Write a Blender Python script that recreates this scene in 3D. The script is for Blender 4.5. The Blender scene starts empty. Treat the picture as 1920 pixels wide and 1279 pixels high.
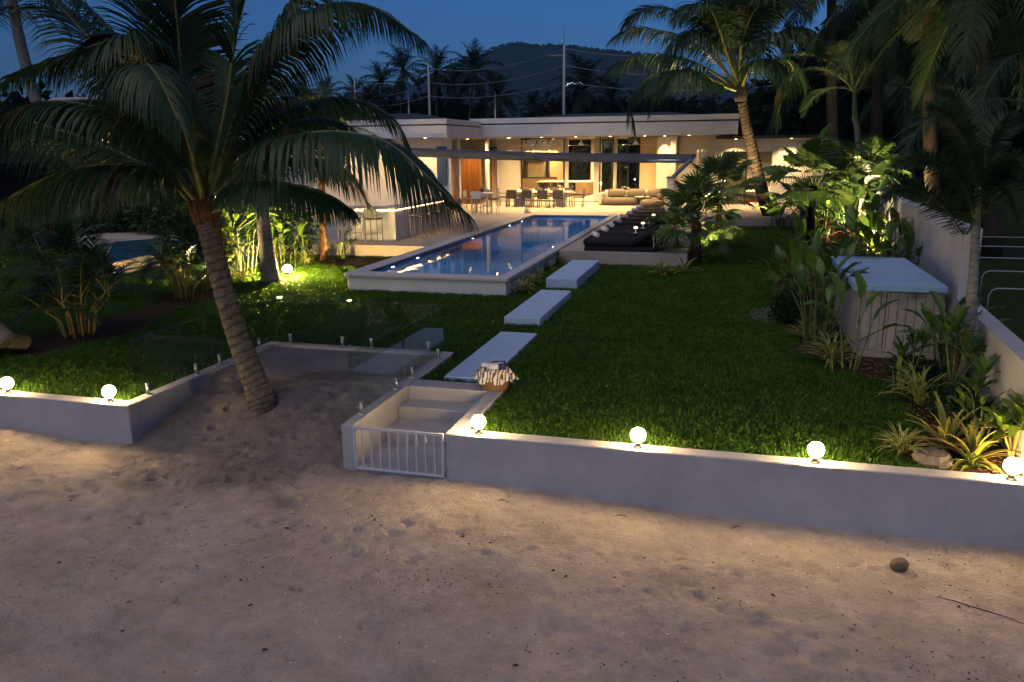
import bpy, math, random
import numpy as np
from mathutils import Vector, Matrix
R = math.radians
random.seed(7)
rng = np.random.default_rng(11)
scene = bpy.context.scene
C = scene.collection

# ------------------------------------------------------------------ camera
F_PX, HC = 1500.0, 3.2
YAW = math.atan2(425, math.hypot(F_PX, 361)); PITCH = math.atan2(361, F_PX); ROLL = -0.010
_fw = Vector((-math.sin(YAW) * math.cos(PITCH), math.cos(YAW) * math.cos(PITCH), -math.sin(PITCH)))
_r0 = Vector((math.cos(YAW), math.sin(YAW), 0)); _u0 = _r0.cross(_fw)
_r = _r0 * math.cos(ROLL) + _u0 * math.sin(ROLL); _u = _u0 * math.cos(ROLL) - _r0 * math.sin(ROLL)
cam_d = bpy.data.cameras.new('camera'); cam = bpy.data.objects.new('camera', cam_d); C.objects.link(cam)
cam_d.sensor_width = 36; cam_d.lens = 36 * F_PX / 1920; cam_d.clip_start = .05; cam_d.clip_end = 6000
M = Matrix((_r, _u, -_fw)).transposed().to_4x4(); M.translation = (0, 0, HC); cam.matrix_world = M
scene.camera = cam

# ------------------------------------------------------------------ dusk sky, twilight glow, exposure
SUN_EL, SUN_AZ = 63, 180 + 15          # the glow comes from the sea, behind and above the viewer
w = bpy.data.worlds.new('World'); scene.world = w; w.use_nodes = True
nt = w.node_tree; nt.nodes.clear()
sky = nt.nodes.new('ShaderNodeTexSky'); sky.sky_type = 'NISHITA'; sky.sun_disc = False
sky.sun_elevation = R(7.0); sky.sun_rotation = R(SUN_AZ)
sky.altitude = 0; sky.air_density = 1.0; sky.dust_density = 1.5; sky.ozone_density = 4.0
tint = nt.nodes.new('ShaderNodeMix'); tint.data_type = 'RGBA'; tint.blend_type = 'MULTIPLY'; tint.inputs[0].default_value = 1
tint.inputs[7].default_value = (.58, .86, 1.48, 1)
bg = nt.nodes.new('ShaderNodeBackground'); bg.inputs[1].default_value = .070
wo = nt.nodes.new('ShaderNodeOutputWorld')
nt.links.new(sky.outputs[0], tint.inputs[6]); nt.links.new(tint.outputs[2], bg.inputs[0]); nt.links.new(bg.outputs[0], wo.inputs[0])
sun_d = bpy.data.lights.new('twilight', 'SUN'); sun = bpy.data.objects.new('twilight', sun_d); C.objects.link(sun)
sun_d.energy = 1.0; sun_d.angle = R(70); sun_d.color = (1.0, .86, .80)
_az = R(SUN_AZ)
sun.rotation_euler = Vector((-math.sin(_az) * math.cos(R(SUN_EL)), -math.cos(_az) * math.cos(R(SUN_EL)), -math.sin(R(SUN_EL)))).to_track_quat('-Z', 'Y').to_euler()
vs = scene.view_settings; vs.view_transform = 'Standard'; vs.look = 'None'; vs.exposure = .08; vs.gamma = 1
cy = scene.cycles
cy.use_denoising = True; cy.max_bounces = 7; cy.transparent_max_bounces = 16; cy.diffuse_bounces = 2; cy.glossy_bounces = 3
cy.transmission_bounces = 4; cy.sample_clamp_indirect = 3.0; cy.caustics_reflective = False; cy.caustics_refractive = False
cy.use_light_tree = True; cy.use_adaptive_sampling = True; cy.adaptive_threshold = .035; cy.volume_bounces = 0

# ------------------------------------------------------------------ materials
MATS = {}
def mat(name, col, rough=.6, var=0, scale=3, bump=0, bscale=40, metal=0, emis=None, es=0, trans=0, spec=.5, col2=None, objvar=0, coord='P', attr=None, bdist=.02, nr=.65):
    if name in MATS: return MATS[name]
    m = bpy.data.materials.new(name); m.use_nodes = True; n = m.node_tree; L = n.links
    b = n.nodes['Principled BSDF']; out = n.nodes['Material Output']
    b.inputs['Base Color'].default_value = (*col, 1); b.inputs['Roughness'].default_value = rough
    b.inputs['Metallic'].default_value = metal; b.inputs['Specular IOR Level'].default_value = spec
    geo = n.nodes.new('ShaderNodeNewGeometry'); tc = n.nodes.new('ShaderNodeTexCoord')
    src = geo.outputs['Position'] if coord == 'P' else tc.outputs['Object']
    cur = None
    if col2 is not None or var:
        tx = n.nodes.new('ShaderNodeTexNoise'); tx.inputs['Scale'].default_value = scale; tx.inputs['Detail'].default_value = 6; tx.inputs['Roughness'].default_value = nr; tx.inputs['Detail'].default_value = 6 if nr < .7 else 9
        L.new(src, tx.inputs['Vector'])
        rp = n.nodes.new('ShaderNodeValToRGB'); rp.color_ramp.elements[0].position = .32; rp.color_ramp.elements[1].position = .68
        c2 = col2 if col2 is not None else tuple(c * (1 - var) for c in col)
        rp.color_ramp.elements[0].color = (*c2, 1); rp.color_ramp.elements[1].color = (*(tuple(min(1, c * (1 + var * .5)) for c in col)), 1)
        L.new(tx.outputs['Fac'], rp.inputs['Fac']); cur = rp.outputs[0]
    if attr:
        a = n.nodes.new('ShaderNodeAttribute'); a.attribute_name = attr
        mx = n.nodes.new('ShaderNodeMix'); mx.data_type = 'RGBA'; mx.blend_type = 'MULTIPLY'; mx.inputs[0].default_value = 1
        if cur: L.new(cur, mx.inputs[6])
        else: mx.inputs[6].default_value = (*col, 1)
        L.new(a.outputs['Color'], mx.inputs[7]); cur = mx.outputs[2]
    if objvar:
        oi = n.nodes.new('ShaderNodeObjectInfo'); hs = n.nodes.new('ShaderNodeHueSaturation')
        mr = n.nodes.new('ShaderNodeMapRange'); mr.inputs[3].default_value = 1 - objvar; mr.inputs[4].default_value = 1 + objvar
        mr2 = n.nodes.new('ShaderNodeMapRange'); mr2.inputs[3].default_value = .5 - objvar * .06; mr2.inputs[4].default_value = .5 + objvar * .04
        L.new(oi.outputs['Random'], mr.inputs[0]); L.new(oi.outputs['Random'], mr2.inputs[0])
        L.new(mr.outputs[0], hs.inputs['Value']); L.new(mr2.outputs[0], hs.inputs['Hue'])
        if cur: L.new(cur, hs.inputs['Color'])
        else: hs.inputs['Color'].default_value = (*col, 1)
        cur = hs.outputs[0]
    if cur: L.new(cur, b.inputs['Base Color'])
    if bump:
        t2 = n.nodes.new('ShaderNodeTexNoise'); t2.inputs['Scale'].default_value = bscale; t2.inputs['Detail'].default_value = 5
        L.new(src, t2.inputs['Vector'])
        bp = n.nodes.new('ShaderNodeBump'); bp.inputs['Strength'].default_value = bump; bp.inputs['Distance'].default_value = bdist
        L.new(t2.outputs['Fac'], bp.inputs['Height']); L.new(bp.outputs[0], b.inputs['Normal'])
    if emis: b.inputs['Emission Color'].default_value = (*emis, 1); b.inputs['Emission Strength'].default_value = es
    if trans:
        tr = n.nodes.new('ShaderNodeBsdfTranslucent'); ms = n.nodes.new('ShaderNodeMixShader'); ms.inputs[0].default_value = trans
        if cur: L.new(cur, tr.inputs[0])
        else: tr.inputs[0].default_value = (*col, 1)
        L.new(b.outputs[0], ms.inputs[1]); L.new(tr.outputs[0], ms.inputs[2]); L.new(ms.outputs[0], out.inputs[0])
    MATS[name] = m; return m
def glass(name, tintc=(.9, .96, .95), boost=1.0, rough=.0, bump=0, bscale=3, f0=.04, bdist=.02, refr=0):
    m = bpy.data.materials.new(name); m.use_nodes = True; n = m.node_tree; L = n.links; n.nodes.remove(n.nodes['Principled BSDF'])
    out = n.nodes['Material Output']; t = n.nodes.new('ShaderNodeBsdfRefraction' if refr else 'ShaderNodeBsdfTransparent'); t.inputs[0].default_value = (*tintc, 1)
    if refr: t.inputs['IOR'].default_value = refr; t.inputs['Roughness'].default_value = 0
    g = n.nodes.new('ShaderNodeBsdfGlossy'); g.inputs['Roughness'].default_value = rough
    lw = n.nodes.new('ShaderNodeLayerWeight'); pw = n.nodes.new('ShaderNodeMath'); pw.operation = 'POWER'; pw.inputs[1].default_value = 5
    mu = n.nodes.new('ShaderNodeMath'); mu.operation = 'MULTIPLY_ADD'; mu.inputs[1].default_value = .96 * boost; mu.inputs[2].default_value = f0; mu.use_clamp = True
    L.new(lw.outputs['Facing'], pw.inputs[0]); L.new(pw.outputs[0], mu.inputs[0])
    mx = n.nodes.new('ShaderNodeMixShader'); L.new(mu.outputs[0], mx.inputs[0])
    L.new(t.outputs[0], mx.inputs[1]); L.new(g.outputs[0], mx.inputs[2]); L.new(mx.outputs[0], out.inputs[0])
    if bump:
        geo = n.nodes.new('ShaderNodeNewGeometry'); tx = n.nodes.new('ShaderNodeTexNoise'); tx.inputs['Scale'].default_value = bscale; tx.inputs['Detail'].default_value = 3
        L.new(geo.outputs['Position'], tx.inputs['Vector']); bp = n.nodes.new('ShaderNodeBump'); bp.inputs['Strength'].default_value = bump; bp.inputs['Distance'].default_value = bdist
        L.new(tx.outputs['Fac'], bp.inputs['Height']); L.new(bp.outputs[0], g.inputs['Normal'])
    MATS[name] = m; return m

m_sand = mat('sand', (.47, .385, .325), .95, col2=(.275, .22, .185), scale=1.3, nr=.82, bump=1.0, bscale=34, spec=.15, bdist=.022, attr='crown_shade')
m_beach = mat('sand_far', (.40, .31, .24), .95, var=.2, scale=1.5, spec=.1)
m_soil = mat('dark_earth', (.035, .03, .018), .95, var=.5, scale=2.5, bump=.5, bscale=20, spec=.1)
m_turf = mat('turf_soil', (.024, .040, .009), .95, var=.5, scale=6, bump=.7, bscale=60, spec=.1)
m_grass = mat('grass_blade', (.086, .185, .016), .5, col2=(.046, .112, .010), scale=1.1, trans=.42, spec=.2, objvar=.15)
m_mulch = mat('mulch', (.085, .048, .028), .95, col2=(.028, .016, .010), scale=24, bump=1, bscale=60, spec=.1)
m_gravel = mat('gravel', (.20, .19, .19), .9, col2=(.05, .045, .045), scale=45, bump=1, bscale=60, spec=.2)
m_bwall = mat('weathered_render', (.42, .41, .42), .85, var=.2, scale=1.1, bump=.25, bscale=90, spec=.2, bdist=.006)
m_roofslab = mat('blue_grey_paint', (.27, .41, .60), .7, var=.12, scale=2.5, bump=.2, bscale=90, spec=.25, bdist=.004)
m_wall = mat('wall_render', (.405, .39, .405), .85, var=.17, scale=1.3, bump=.25, bscale=120, spec=.2, bdist=.004)
m_white = mat('white_render', (.70, .68, .66), .8, var=.07, scale=1.2, bump=.15, bscale=100, spec=.2, bdist=.004)
m_slab = mat('pale_concrete', (.42, .56, .75), .75, var=.08, scale=3, bump=.2, bscale=90, spec=.25, bdist=.004)
m_coping = mat('coping_stone', (.55, .53, .52), .6, var=.08, scale=4, spec=.3)
m_gate = mat('gate_paint', (.52, .53, .56), .4, spec=.5)
m_steel = mat('brushed_steel', (.55, .55, .56), .3, metal=1)
m_dark = mat('dark_metal', (.02, .02, .022), .45, spec=.4)
m_blackp = mat('black_frame', (.012, .012, .013), .35)
m_rack = mat('grey_metal', (.17, .17, .18), .45)
m_planks = mat('painted_planks', (.42, .39, .36), .75, col2=(.33, .30, .28), scale=7, bump=.25, bscale=50, spec=.2, objvar=.05, bdist=.006)
m_dry = mat('dry_leaf', (.060, .042, .020), .8, var=.3, scale=9, trans=.2)
m_cream = mat('warm_panel', (.60, .45, .27), .6, var=.1, scale=2)
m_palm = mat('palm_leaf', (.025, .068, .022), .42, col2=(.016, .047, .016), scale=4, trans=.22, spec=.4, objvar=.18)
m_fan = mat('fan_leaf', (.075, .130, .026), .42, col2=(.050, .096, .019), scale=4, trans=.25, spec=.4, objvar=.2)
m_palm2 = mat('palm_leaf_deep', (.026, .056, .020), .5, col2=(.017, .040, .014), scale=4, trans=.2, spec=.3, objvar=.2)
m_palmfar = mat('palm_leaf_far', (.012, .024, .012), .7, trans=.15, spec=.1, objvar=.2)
m_rachis = mat('leaf_stalk', (.15, .15, .030), .45, spec=.3, var=.25, scale=6)
m_rachis2 = mat('leaf_stalk_green', (.07, .09, .025), .5, spec=.3, var=.3, scale=6)
m_trunk = mat('palm_trunk', (.185, .15, .12), .9, col2=(.10, .078, .060), scale=14, bump=.9, bscale=45, spec=.1, attr='ring', bdist=.015)
m_trunkc = mat('palm_trunk_brown', (.085, .064, .045), .9, col2=(.04, .03, .022), scale=10, bump=.9, bscale=30, spec=.1, attr='ring', bdist=.03)
m_trunk2 = mat('palm_trunk_grey', (.26, .245, .225), .9, col2=(.16, .15, .135), scale=10, bump=.5, bscale=45, spec=.1, attr='ring')
m_trunkd = mat('trunk_dark', (.07, .055, .042), .9, col2=(.035, .027, .02), scale=9, bump=.8, bscale=30, spec=.1)
m_fibre = mat('palm_fibre', (.16, .075, .030), .95, col2=(.055, .028, .015), scale=30, bump=1, bscale=70, spec=.1)
m_shaft = mat('crownshaft', (.16, .19, .07), .45, var=.2, scale=5)
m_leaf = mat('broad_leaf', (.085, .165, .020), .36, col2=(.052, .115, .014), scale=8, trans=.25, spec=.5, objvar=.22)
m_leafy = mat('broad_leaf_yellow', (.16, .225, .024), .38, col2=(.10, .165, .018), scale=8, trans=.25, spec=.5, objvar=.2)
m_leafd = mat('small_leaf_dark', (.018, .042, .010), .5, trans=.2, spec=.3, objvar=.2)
m_wood_mass = mat('woodland_leaf', (.007, .013, .006), .85, col2=(.004, .007, .004), scale=.4, trans=.1, spec=.05)
m_leafred = mat('red_leaf', (.075, .012, .014), .4, trans=.2, objvar=.2)
m_stripe = mat('cream_stripe', (.42, .42, .11), .5, trans=.2)
m_brom = mat('bromeliad_leaf', (.21, .25, .034), .4, col2=(.14, .18, .026), scale=12, trans=.2, objvar=.15)
m_bromedge = mat('bromeliad_edge', (.27, .20, .045), .45, trans=.2)
m_cane = mat('yellow_cane', (.30, .23, .055), .5, var=.3, scale=6)
m_stem = mat('green_stem', (.085, .115, .03), .5, var=.2)
m_flower = mat('red_bract', (.32, .05, .02), .5)
m_petal = mat('white_petal', (.75, .72, .65), .5, trans=.2)
m_thatch = mat('old_thatch', (.010, .010, .011), .95, var=.4, scale=4, spec=.03)
m_roof = mat('dark_roof', (.022, .023, .026), .8, var=.3, scale=1.5)
m_groove = mat('shadow_gap', (.035, .028, .028), .7)
m_tim = mat('timber', (.36, .145, .035), .5, col2=(.25, .095, .022), scale=9, objvar=.1)
m_deck = mat('terrace_stone', (.46, .40, .345), .62, col2=(.36, .31, .265), scale=1.7, bump=.12, bscale=70, spec=.3, bdist=.004)
m_pool = mat('pool_mosaic', (.10, .27, .50), .35, col2=(.055, .19, .40), scale=10, spec=.5)
m_poolfloor = mat('pool_floor', (.10, .33, .60), .4, col2=(.06, .25, .52), scale=5, spec=.4)
m_water = glass('pool_water', (.86, .95, 1.0), 1.0, .012, bump=.22, bscale=2.2, bdist=.010, refr=1.33, f0=.02)
m_glass = glass('fence_glass', (.86, .93, .91), 1.15)
m_pane = glass('window_glass', (.86, .90, .88), 1.0)
m_paned = glass('dark_glass', (.25, .28, .27), 1.6)
m_fabric = mat('grey_fabric', (.145, .125, .105), .9, var=.15, scale=30, bump=.3, bscale=200, spec=.1)
m_charcoal = mat('charcoal_fabric', (.020, .020, .024), .85, var=.2, scale=20, spec=.15)
m_cushion = mat('cushion_fabric', (.20, .17, .14), .9, var=.12, scale=25, spec=.1)
m_towel = mat('towel', (.62, .62, .65), .95, bump=.4, bscale=150, spec=.05)
m_awning = mat('awning_fabric', (.085, .09, .105), .8, var=.1, scale=3, spec=.2)
m_wframe = mat('white_paint', (.62, .58, .52), .5)
m_plate = mat('china', (.75, .74, .70), .25)
m_island = mat('oak_front', (.30, .205, .115), .5, col2=(.235, .155, .085), scale=14)
m_counter = mat('stone_top', (.58, .53, .45), .35, var=.15, scale=9)
m_black = mat('black_panel', (.012, .012, .012), .4)
m_navy = mat('blue_panel', (.03, .055, .12), .3)
m_curtain = mat('curtain', (.30, .28, .19), .85, trans=.3, var=.1)
m_wicker = mat('wicker', (.34, .20, .10), .8, col2=(.20, .11, .05), scale=60, bump=1, bscale=110)
m_husk = mat('coconut_husk', (.20, .14, .10), .95, col2=(.10, .07, .05), scale=18, bump=1, bscale=40)
m_shell = mat('shell', (.70, .67, .62), .6)
m_litter = mat('litter', (.05, .035, .026), .9)
m_concpole = mat('concrete_pole', (.36, .36, .38), .8)
m_wire = mat('wire', (.20, .21, .24), .6)
m_hill = mat('hill_forest', (.010, .019, .010), .95, col2=(.006, .011, .007), scale=.02, spec=.02)
m_pvc = mat('pvc_pipe', (.30, .30, .32), .4)
m_pot = mat('dark_pot', (.05, .05, .05), .6)
m_stone = mat('stone', (.13, .11, .10), .9, var=.4, scale=10, bump=1, bscale=20)
WARM = (1.0, .62, .24)
m_globe = mat('lit_globe', (.9, .85, .7), .4, emis=(1.0, .69, .29), es=240)
m_bulb = mat('lit_flood', (.9, .85, .7), .4, emis=(1.0, .66, .22), es=4200)
m_led = mat('led_strip', (.9, .8, .6), .4, emis=WARM, es=18)
m_lens = mat('lit_lens', (.9, .8, .6), .4, emis=WARM, es=10)
m_shade = mat('lit_shade', (.9, .8, .7), .4, emis=(1.0, .78, .52), es=1.8)
m_poolled = mat('pool_led', (.9, .95, 1), .3, emis=(.80, .92, 1.0), es=40)
m_farlight = mat('far_light', (.9, .95, 1), .3, emis=(.85, .93, 1.0), es=2.2)

# ------------------------------------------------------------------ mesh helpers
class MB:
    def __init__(s): s.v = []; s.f = []; s.m = []
    def add(s, vs, fs, mi=0):
        o = len(s.v); s.v.extend([tuple(p) for p in vs]); s.f.extend([tuple(i + o for i in q) for q in fs]); s.m.extend([mi] * len(fs)); return s
    def box(s, x0, x1, y0, y1, z0, z1, mi=0):
        return s.add([(x0, y0, z0), (x1, y0, z0), (x1, y1, z0), (x0, y1, z0), (x0, y0, z1), (x1, y0, z1), (x1, y1, z1), (x0, y1, z1)],
                     [(0, 3, 2, 1), (4, 5, 6, 7), (0, 1, 5, 4), (1, 2, 6, 5), (2, 3, 7, 6), (3, 0, 4, 7)], mi)
    def bbox(s, x0, x1, y0, y1, z0, z1, b=.02, mi=0):
        # box with chamfered edges: three stacked outlines top and bottom, clipped corners
        def ring(i, z):
            X0, X1, Y0, Y1 = x0 + i, x1 - i, y0 + i, y1 - i
            c = b
            return [(X0 + c, Y0, z), (X1 - c, Y0, z), (X1, Y0 + c, z), (X1, Y1 - c, z), (X1 - c, Y1, z), (X0 + c, Y1, z), (X0, Y1 - c, z), (X0, Y0 + c, z)]
        vs = ring(b * .8, z0) + ring(0, z0 + b) + ring(0, z1 - b) + ring(b * .8, z1)
        fs = [tuple(range(7, -1, -1)), tuple(range(24, 32))]
        for k in range(3):
            for i in range(8):
                j = (i + 1) % 8; fs.append((k * 8 + i, k * 8 + j, k * 8 + 8 + j, k * 8 + 8 + i))
        return s.add(vs, fs, mi)
    def tube(s, pts, rad, n=8, mi=0, cap=True):
        pts = [Vector(p) for p in pts]; k = len(pts)
        if not hasattr(rad, '__len__'): rad = [rad] * k
        vs = []; ref = None
        for i, p in enumerate(pts):
            t = (pts[min(i + 1, k - 1)] - pts[max(i - 1, 0)]).normalized()
            if ref is None: ref = Vector((1, 0, 0)) if abs(t.x) < .9 else Vector((0, 1, 0))
            a = (ref - t * ref.dot(t)).normalized(); ref = a; b = t.cross(a)
            for j in range(n):
                th = 2 * math.pi * j / n; vs.append(p + (a * math.cos(th) + b * math.sin(th)) * rad[i])
        fs = [(i * n + j, i * n + (j + 1) % n, (i + 1) * n + (j + 1) % n, (i + 1) * n + j) for i in range(k - 1) for j in range(n)]
        if cap: fs += [tuple(range(n - 1, -1, -1)), tuple((k - 1) * n + j for j in range(n))]
        return s.add(vs, fs, mi)
    def lathe(s, prof, n=16, c=(0, 0, 0), mi=0):
        vs = [(c[0] + r * math.cos(2 * math.pi * j / n), c[1] + r * math.sin(2 * math.pi * j / n), c[2] + z) for r, z in prof for j in range(n)]
        k = len(prof)
        fs = [(i * n + j, i * n + (j + 1) % n, (i + 1) * n + (j + 1) % n, (i + 1) * n + j) for i in range(k - 1) for j in range(n)]
        fs += [tuple(range(n - 1, -1, -1)), tuple((k - 1) * n + j for j in range(n))]
        return s.add(vs, fs, mi)
    def prism(s, poly, z0, z1, mi=0):
        k = len(poly); vs = [(x, y, z0) for x, y in poly] + [(x, y, z1) for x, y in poly]
        fs = [tuple(range(k - 1, -1, -1)), tuple(range(k, 2 * k))] + [(i, (i + 1) % k, k + (i + 1) % k, k + i) for i in range(k)]
        return s.add(vs, fs, mi)
    def mesh(s, name, mats, smooth=False):
        me = bpy.data.meshes.new(name); me.from_pydata(s.v, [], s.f)
        for m in (mats if isinstance(mats, (list, tuple)) else [mats]): me.materials.append(m)
        if any(s.m): me.polygons.foreach_set('material_index', s.m)
        if smooth: me.polygons.foreach_set('use_smooth', [True] * len(s.f))
        me.update(); return me
    def build(s, name, mats, parent=None, smooth=False, loc=None, rz=0):
        return link(name, s.mesh(name, mats, smooth), parent, loc, rz)
def link(name, me, parent=None, loc=None, rz=0, rot=None, sc=None):
    o = bpy.data.objects.new(name, me); C.objects.link(o)
    if parent: o.parent = parent
    if loc is not None: o.location = loc
    if rot is not None: o.rotation_euler = rot
    elif rz: o.rotation_euler = (0, 0, rz)
    if sc is not None: o.scale = sc if hasattr(sc, '__len__') else (sc,) * 3
    return o
def tag(o, label, cat, group=None, kind=None):
    if label: o['label'] = label
    if cat: o['category'] = cat
    if group: o['group'] = group
    if kind: o['kind'] = kind
    return o
def thing(name, label, cat, loc=(0, 0, 0), rz=0, group=None):
    o = link(name, None, None, loc, rz); return tag(o, label, cat, group)
def struct(o): o['kind'] = 'structure'; return o
def copy_tree(o, parent=None):
    c = o.copy(); C.objects.link(c); c.parent = parent
    for ch in list(o.children): copy_tree(ch, c)
    return c
def npmesh(name, V, Fq, mats, mi=None, smooth=False):
    V = np.asarray(V, dtype=np.float32).reshape(-1, 3); Fq = np.asarray(Fq, dtype=np.int32); k = Fq.shape[1]
    me = bpy.data.meshes.new(name); me.vertices.add(len(V)); me.vertices.foreach_set('co', V.ravel())
    me.loops.add(Fq.size); me.loops.foreach_set('vertex_index', Fq.ravel())
    me.polygons.add(len(Fq)); me.polygons.foreach_set('loop_start', np.arange(0, Fq.size, k, dtype=np.int32))
    for m in (mats if isinstance(mats, (list, tuple)) else [mats]): me.materials.append(m)
    if mi is not None: me.polygons.foreach_set('material_index', np.asarray(mi, dtype=np.int32))
    if smooth: me.polygons.foreach_set('use_smooth', np.ones(len(Fq), dtype=bool))
    me.update(calc_edges=True); me.validate(); return me
def ray(px, py): return _fw + _r * ((px - 960) / F_PX) + _u * ((639.5 - py) / F_PX)
def at(px, py, Y):                      # a point at depth Y (metres in front of the viewer along the garden axis)
    d = ray(px, py); t = Y / d.y; return Vector((d.x * t, Y, HC + d.z * t))
def hx(px, Y, py=300): return at(px, py, Y).x
def gz(px, py, z=0.0):
    d = ray(px, py); t = (z - HC) / d.z; return Vector((d.x * t, d.y * t, z))
def smooth01(a, b, x): t = np.clip((x - a) / (b - a), 0, 1); return t * t * (3 - 2 * t)
def vnoise(x, y, f, seed):
    r = np.random.default_rng(seed); n = 256; g = r.random((n, n))
    X = x * f + 1000.3; Y = y * f + 1000.7; i = np.floor(X).astype(int); j = np.floor(Y).astype(int); u = X - i; v = Y - j
    u = u * u * (3 - 2 * u); v = v * v * (3 - 2 * v)
    a = g[i % n, j % n]; b = g[(i + 1) % n, j % n]; c = g[i % n, (j + 1) % n]; d = g[(i + 1) % n, (j + 1) % n]
    return (a * (1 - u) + b * u) * (1 - v) + (c * (1 - u) + d * u) * v - .5
def catmull(pts, n):
    P = np.array([list(p) for p in pts], float); P = np.vstack([2 * P[0] - P[1], P, 2 * P[-1] - P[-2]]); out = []
    k = len(P) - 3
    for t in np.linspace(0, k - 1e-6, n):
        i = int(t); u = t - i; a, b, c, d = P[i:i + 4]
        out.append(.5 * (2 * b + (c - a) * u + (2 * a - 5 * b + 4 * c - d) * u * u + (3 * b - a - 3 * c + d) * u ** 3))
    return np.array(out)
def nrm(a): return a / np.maximum(np.linalg.norm(a, axis=-1, keepdims=True), 1e-9)
# ================================================================== GROUND, BEACH, LAWN
BX0, BX1, BY1 = -7.33, -4.34, 11.54      # the sand bay cut into the lawn
WY = 8.10                                # outer face of the low sea wall
def sandz(x, y):
    z = -.535 - .016 * (x + 3.0) - .035 * np.clip(8.1 - y, 0, 30) * .6
    inb = smooth01(BX0 - 1.0, BX0 + .35, x) * (1 - smooth01(BX1 - .25, BX1 + .85, x))
    inb = np.where(y > 8.1, 1.0, inb)
    rise = smooth01(8.0, 10.35, y + .35 * vnoise(x, y, .9, 5)) * .56
    z = z + inb * rise
    z = z + .05 * np.exp(-(((x + 6.0) / .9) ** 2 + ((y - 9.1) / .9) ** 2))
    z = z + .09 * vnoise(x, y, .55, 1) + .04 * vnoise(x, y, 1.7, 2) + .026 * vnoise(x, y, 4.3, 3) + .016 * vnoise(x, y, 11, 4) + .008 * vnoise(x, y, 23, 7)
    return np.minimum(z, np.where(y > 8.1, .0, 9))
def make_sand():
    xs = np.arange(-13, 6.01, .027); ys = np.arange(2.6, 11.56, .027)
    X, Y = np.meshgrid(xs, ys); Z = sandz(X, Y)
    r = np.random.default_rng(3)
    def pit(cx, cy, rx, ry, ang, dep):
        i0 = int((cx - 3 * rx - xs[0]) / .027); i1 = int((cx + 3 * rx - xs[0]) / .027) + 1
        j0 = int((cy - 3 * rx - ys[0]) / .027); j1 = int((cy + 3 * rx - ys[0]) / .027) + 1
        i0, j0 = max(i0, 0), max(j0, 0)
        if i0 >= len(xs) or j0 >= len(ys): return
        a = X[j0:j1, i0:i1] - cx; b = Y[j0:j1, i0:i1] - cy
        u = (a * math.cos(ang) + b * math.sin(ang)) / rx; v = (-a * math.sin(ang) + b * math.cos(ang)) / ry
        q = u * u + v * v
        Z[j0:j1, i0:i1] += dep * (-np.exp(-q * 1.3) + (.22 + .2 * math.sin(cx * 91)) * np.exp(-(np.sqrt(q) - 1.35) ** 2 * 4) * (1 + .8 * np.sin(np.arctan2(v, u) + cy * 70)) )
    for k in range(200):                                   # churned sand round the bay and to its left
        cx = r.normal(-5.9, 1.7); cy = r.uniform(6.3, 9.9); pit(cx, cy, r.uniform(.035, .11), r.uniform(.03, .07), r.uniform(0, 3), r.uniform(.012, .05))
    for k in range(17):                                    # footprint trails
        x0, y0, a = r.uniform(-9, 3), r.uniform(4.4, 7.4), r.uniform(-.7, .7)
        for q in range(9):
            pit(x0 + q * .33 * math.cos(a) + (.05 if q % 2 else -.05), y0 + q * .33 * math.sin(a) + (.08 if q % 2 else -.08), .085, .042, a + r.normal(0, .2), r.uniform(.012, .026))
    for k in range(1300):
        cx = r.uniform(-11, 5); cy = r.uniform(4, 8.0); s = r.uniform(.02, .045); pit(cx, cy, s, s, 0, r.uniform(.008, .02))
    for k in range(70):                                    # crab holes and deep scuffs
        cx = r.normal(-6, 2.2); cy = r.uniform(5.2, 8.6); s = r.uniform(.03, .055); pit(cx, cy, s * 1.4, s * .8, r.uniform(-.5, .5), r.uniform(.04, .07))
    nx = len(xs); ny = len(ys); idx = np.arange(nx * ny).reshape(ny, nx)
    Q = np.stack([idx[:-1, :-1], idx[:-1, 1:], idx[1:, 1:], idx[1:, :-1]], -1).reshape(-1, 4)
    xc = X[:-1, :-1].ravel(); yc = Y[:-1, :-1].ravel()
    keep = (yc < WY - .01) | ((xc > BX0 - .08) & (xc < BX1 + .06) & (yc < BY1 - .02))
    Q = Q[keep]; used = np.unique(Q); mp = np.full(nx * ny, -1); mp[used] = np.arange(len(used))
    V = np.stack([X.ravel(), Y.ravel(), Z.ravel()], -1)[used]
    me = npmesh('sand', V, mp[Q], m_sand, smooth=True); x, y = V[:, 0], V[:, 1]      # palm crown's shade painted into the sand colour, with random mottle
    shade_mask = smooth01(-.1, .5, 1.25 - np.sqrt(((x + 5.75) / 1.7) ** 2 + ((y - 8.75) / 1.35) ** 2) + .9 * vnoise(x, y, 1.6, 31) + .4 * vnoise(x, y, 6, 32))
    c = 1 - .46 * shade_mask + .16 * vnoise(x, y, 8, 33); col = np.stack([c, c * (1 + .0 * shade_mask), c * (1 + .02 * shade_mask), np.ones_like(c)], 1).astype(np.float32)
    me.color_attributes.new('crown_shade', 'FLOAT_COLOR', 'POINT').data.foreach_set('color', col.ravel())
    return struct(link('sand', me))
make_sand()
struct(MB().add([(-2000, -2000, -.98), (2000, -2000, -.98), (2000, 8.15, -.98), (-2000, 8.15, -.98)], [(0, 1, 2, 3)]).build('beach', m_beach))
b = MB()
for x0, x1, y0, y1 in [(-2500, -8.5, 8.2, 60), (-8.5, BX0 - .1, 8.2, 17.1), (BX0 - .1, -4.25, BY1 + .05, 17.1), (-8.5, -4.9, 34.2, 60), (-4.9, -4.25, 17.1, 60), (-4.25, -2.95, 9.9, 60), (-2.95, 2.95, 8.2, 60), (2.95, 2500, 8.2, 60), (-2500, 2500, 60, 4500)]:
    b.add([(x0, y0, -.03), (x1, y0, -.03), (x1, y1, -.03), (x0, y1, -.03)], [(0, 1, 2, 3)])
struct(b.build('ground', m_turf))

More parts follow.
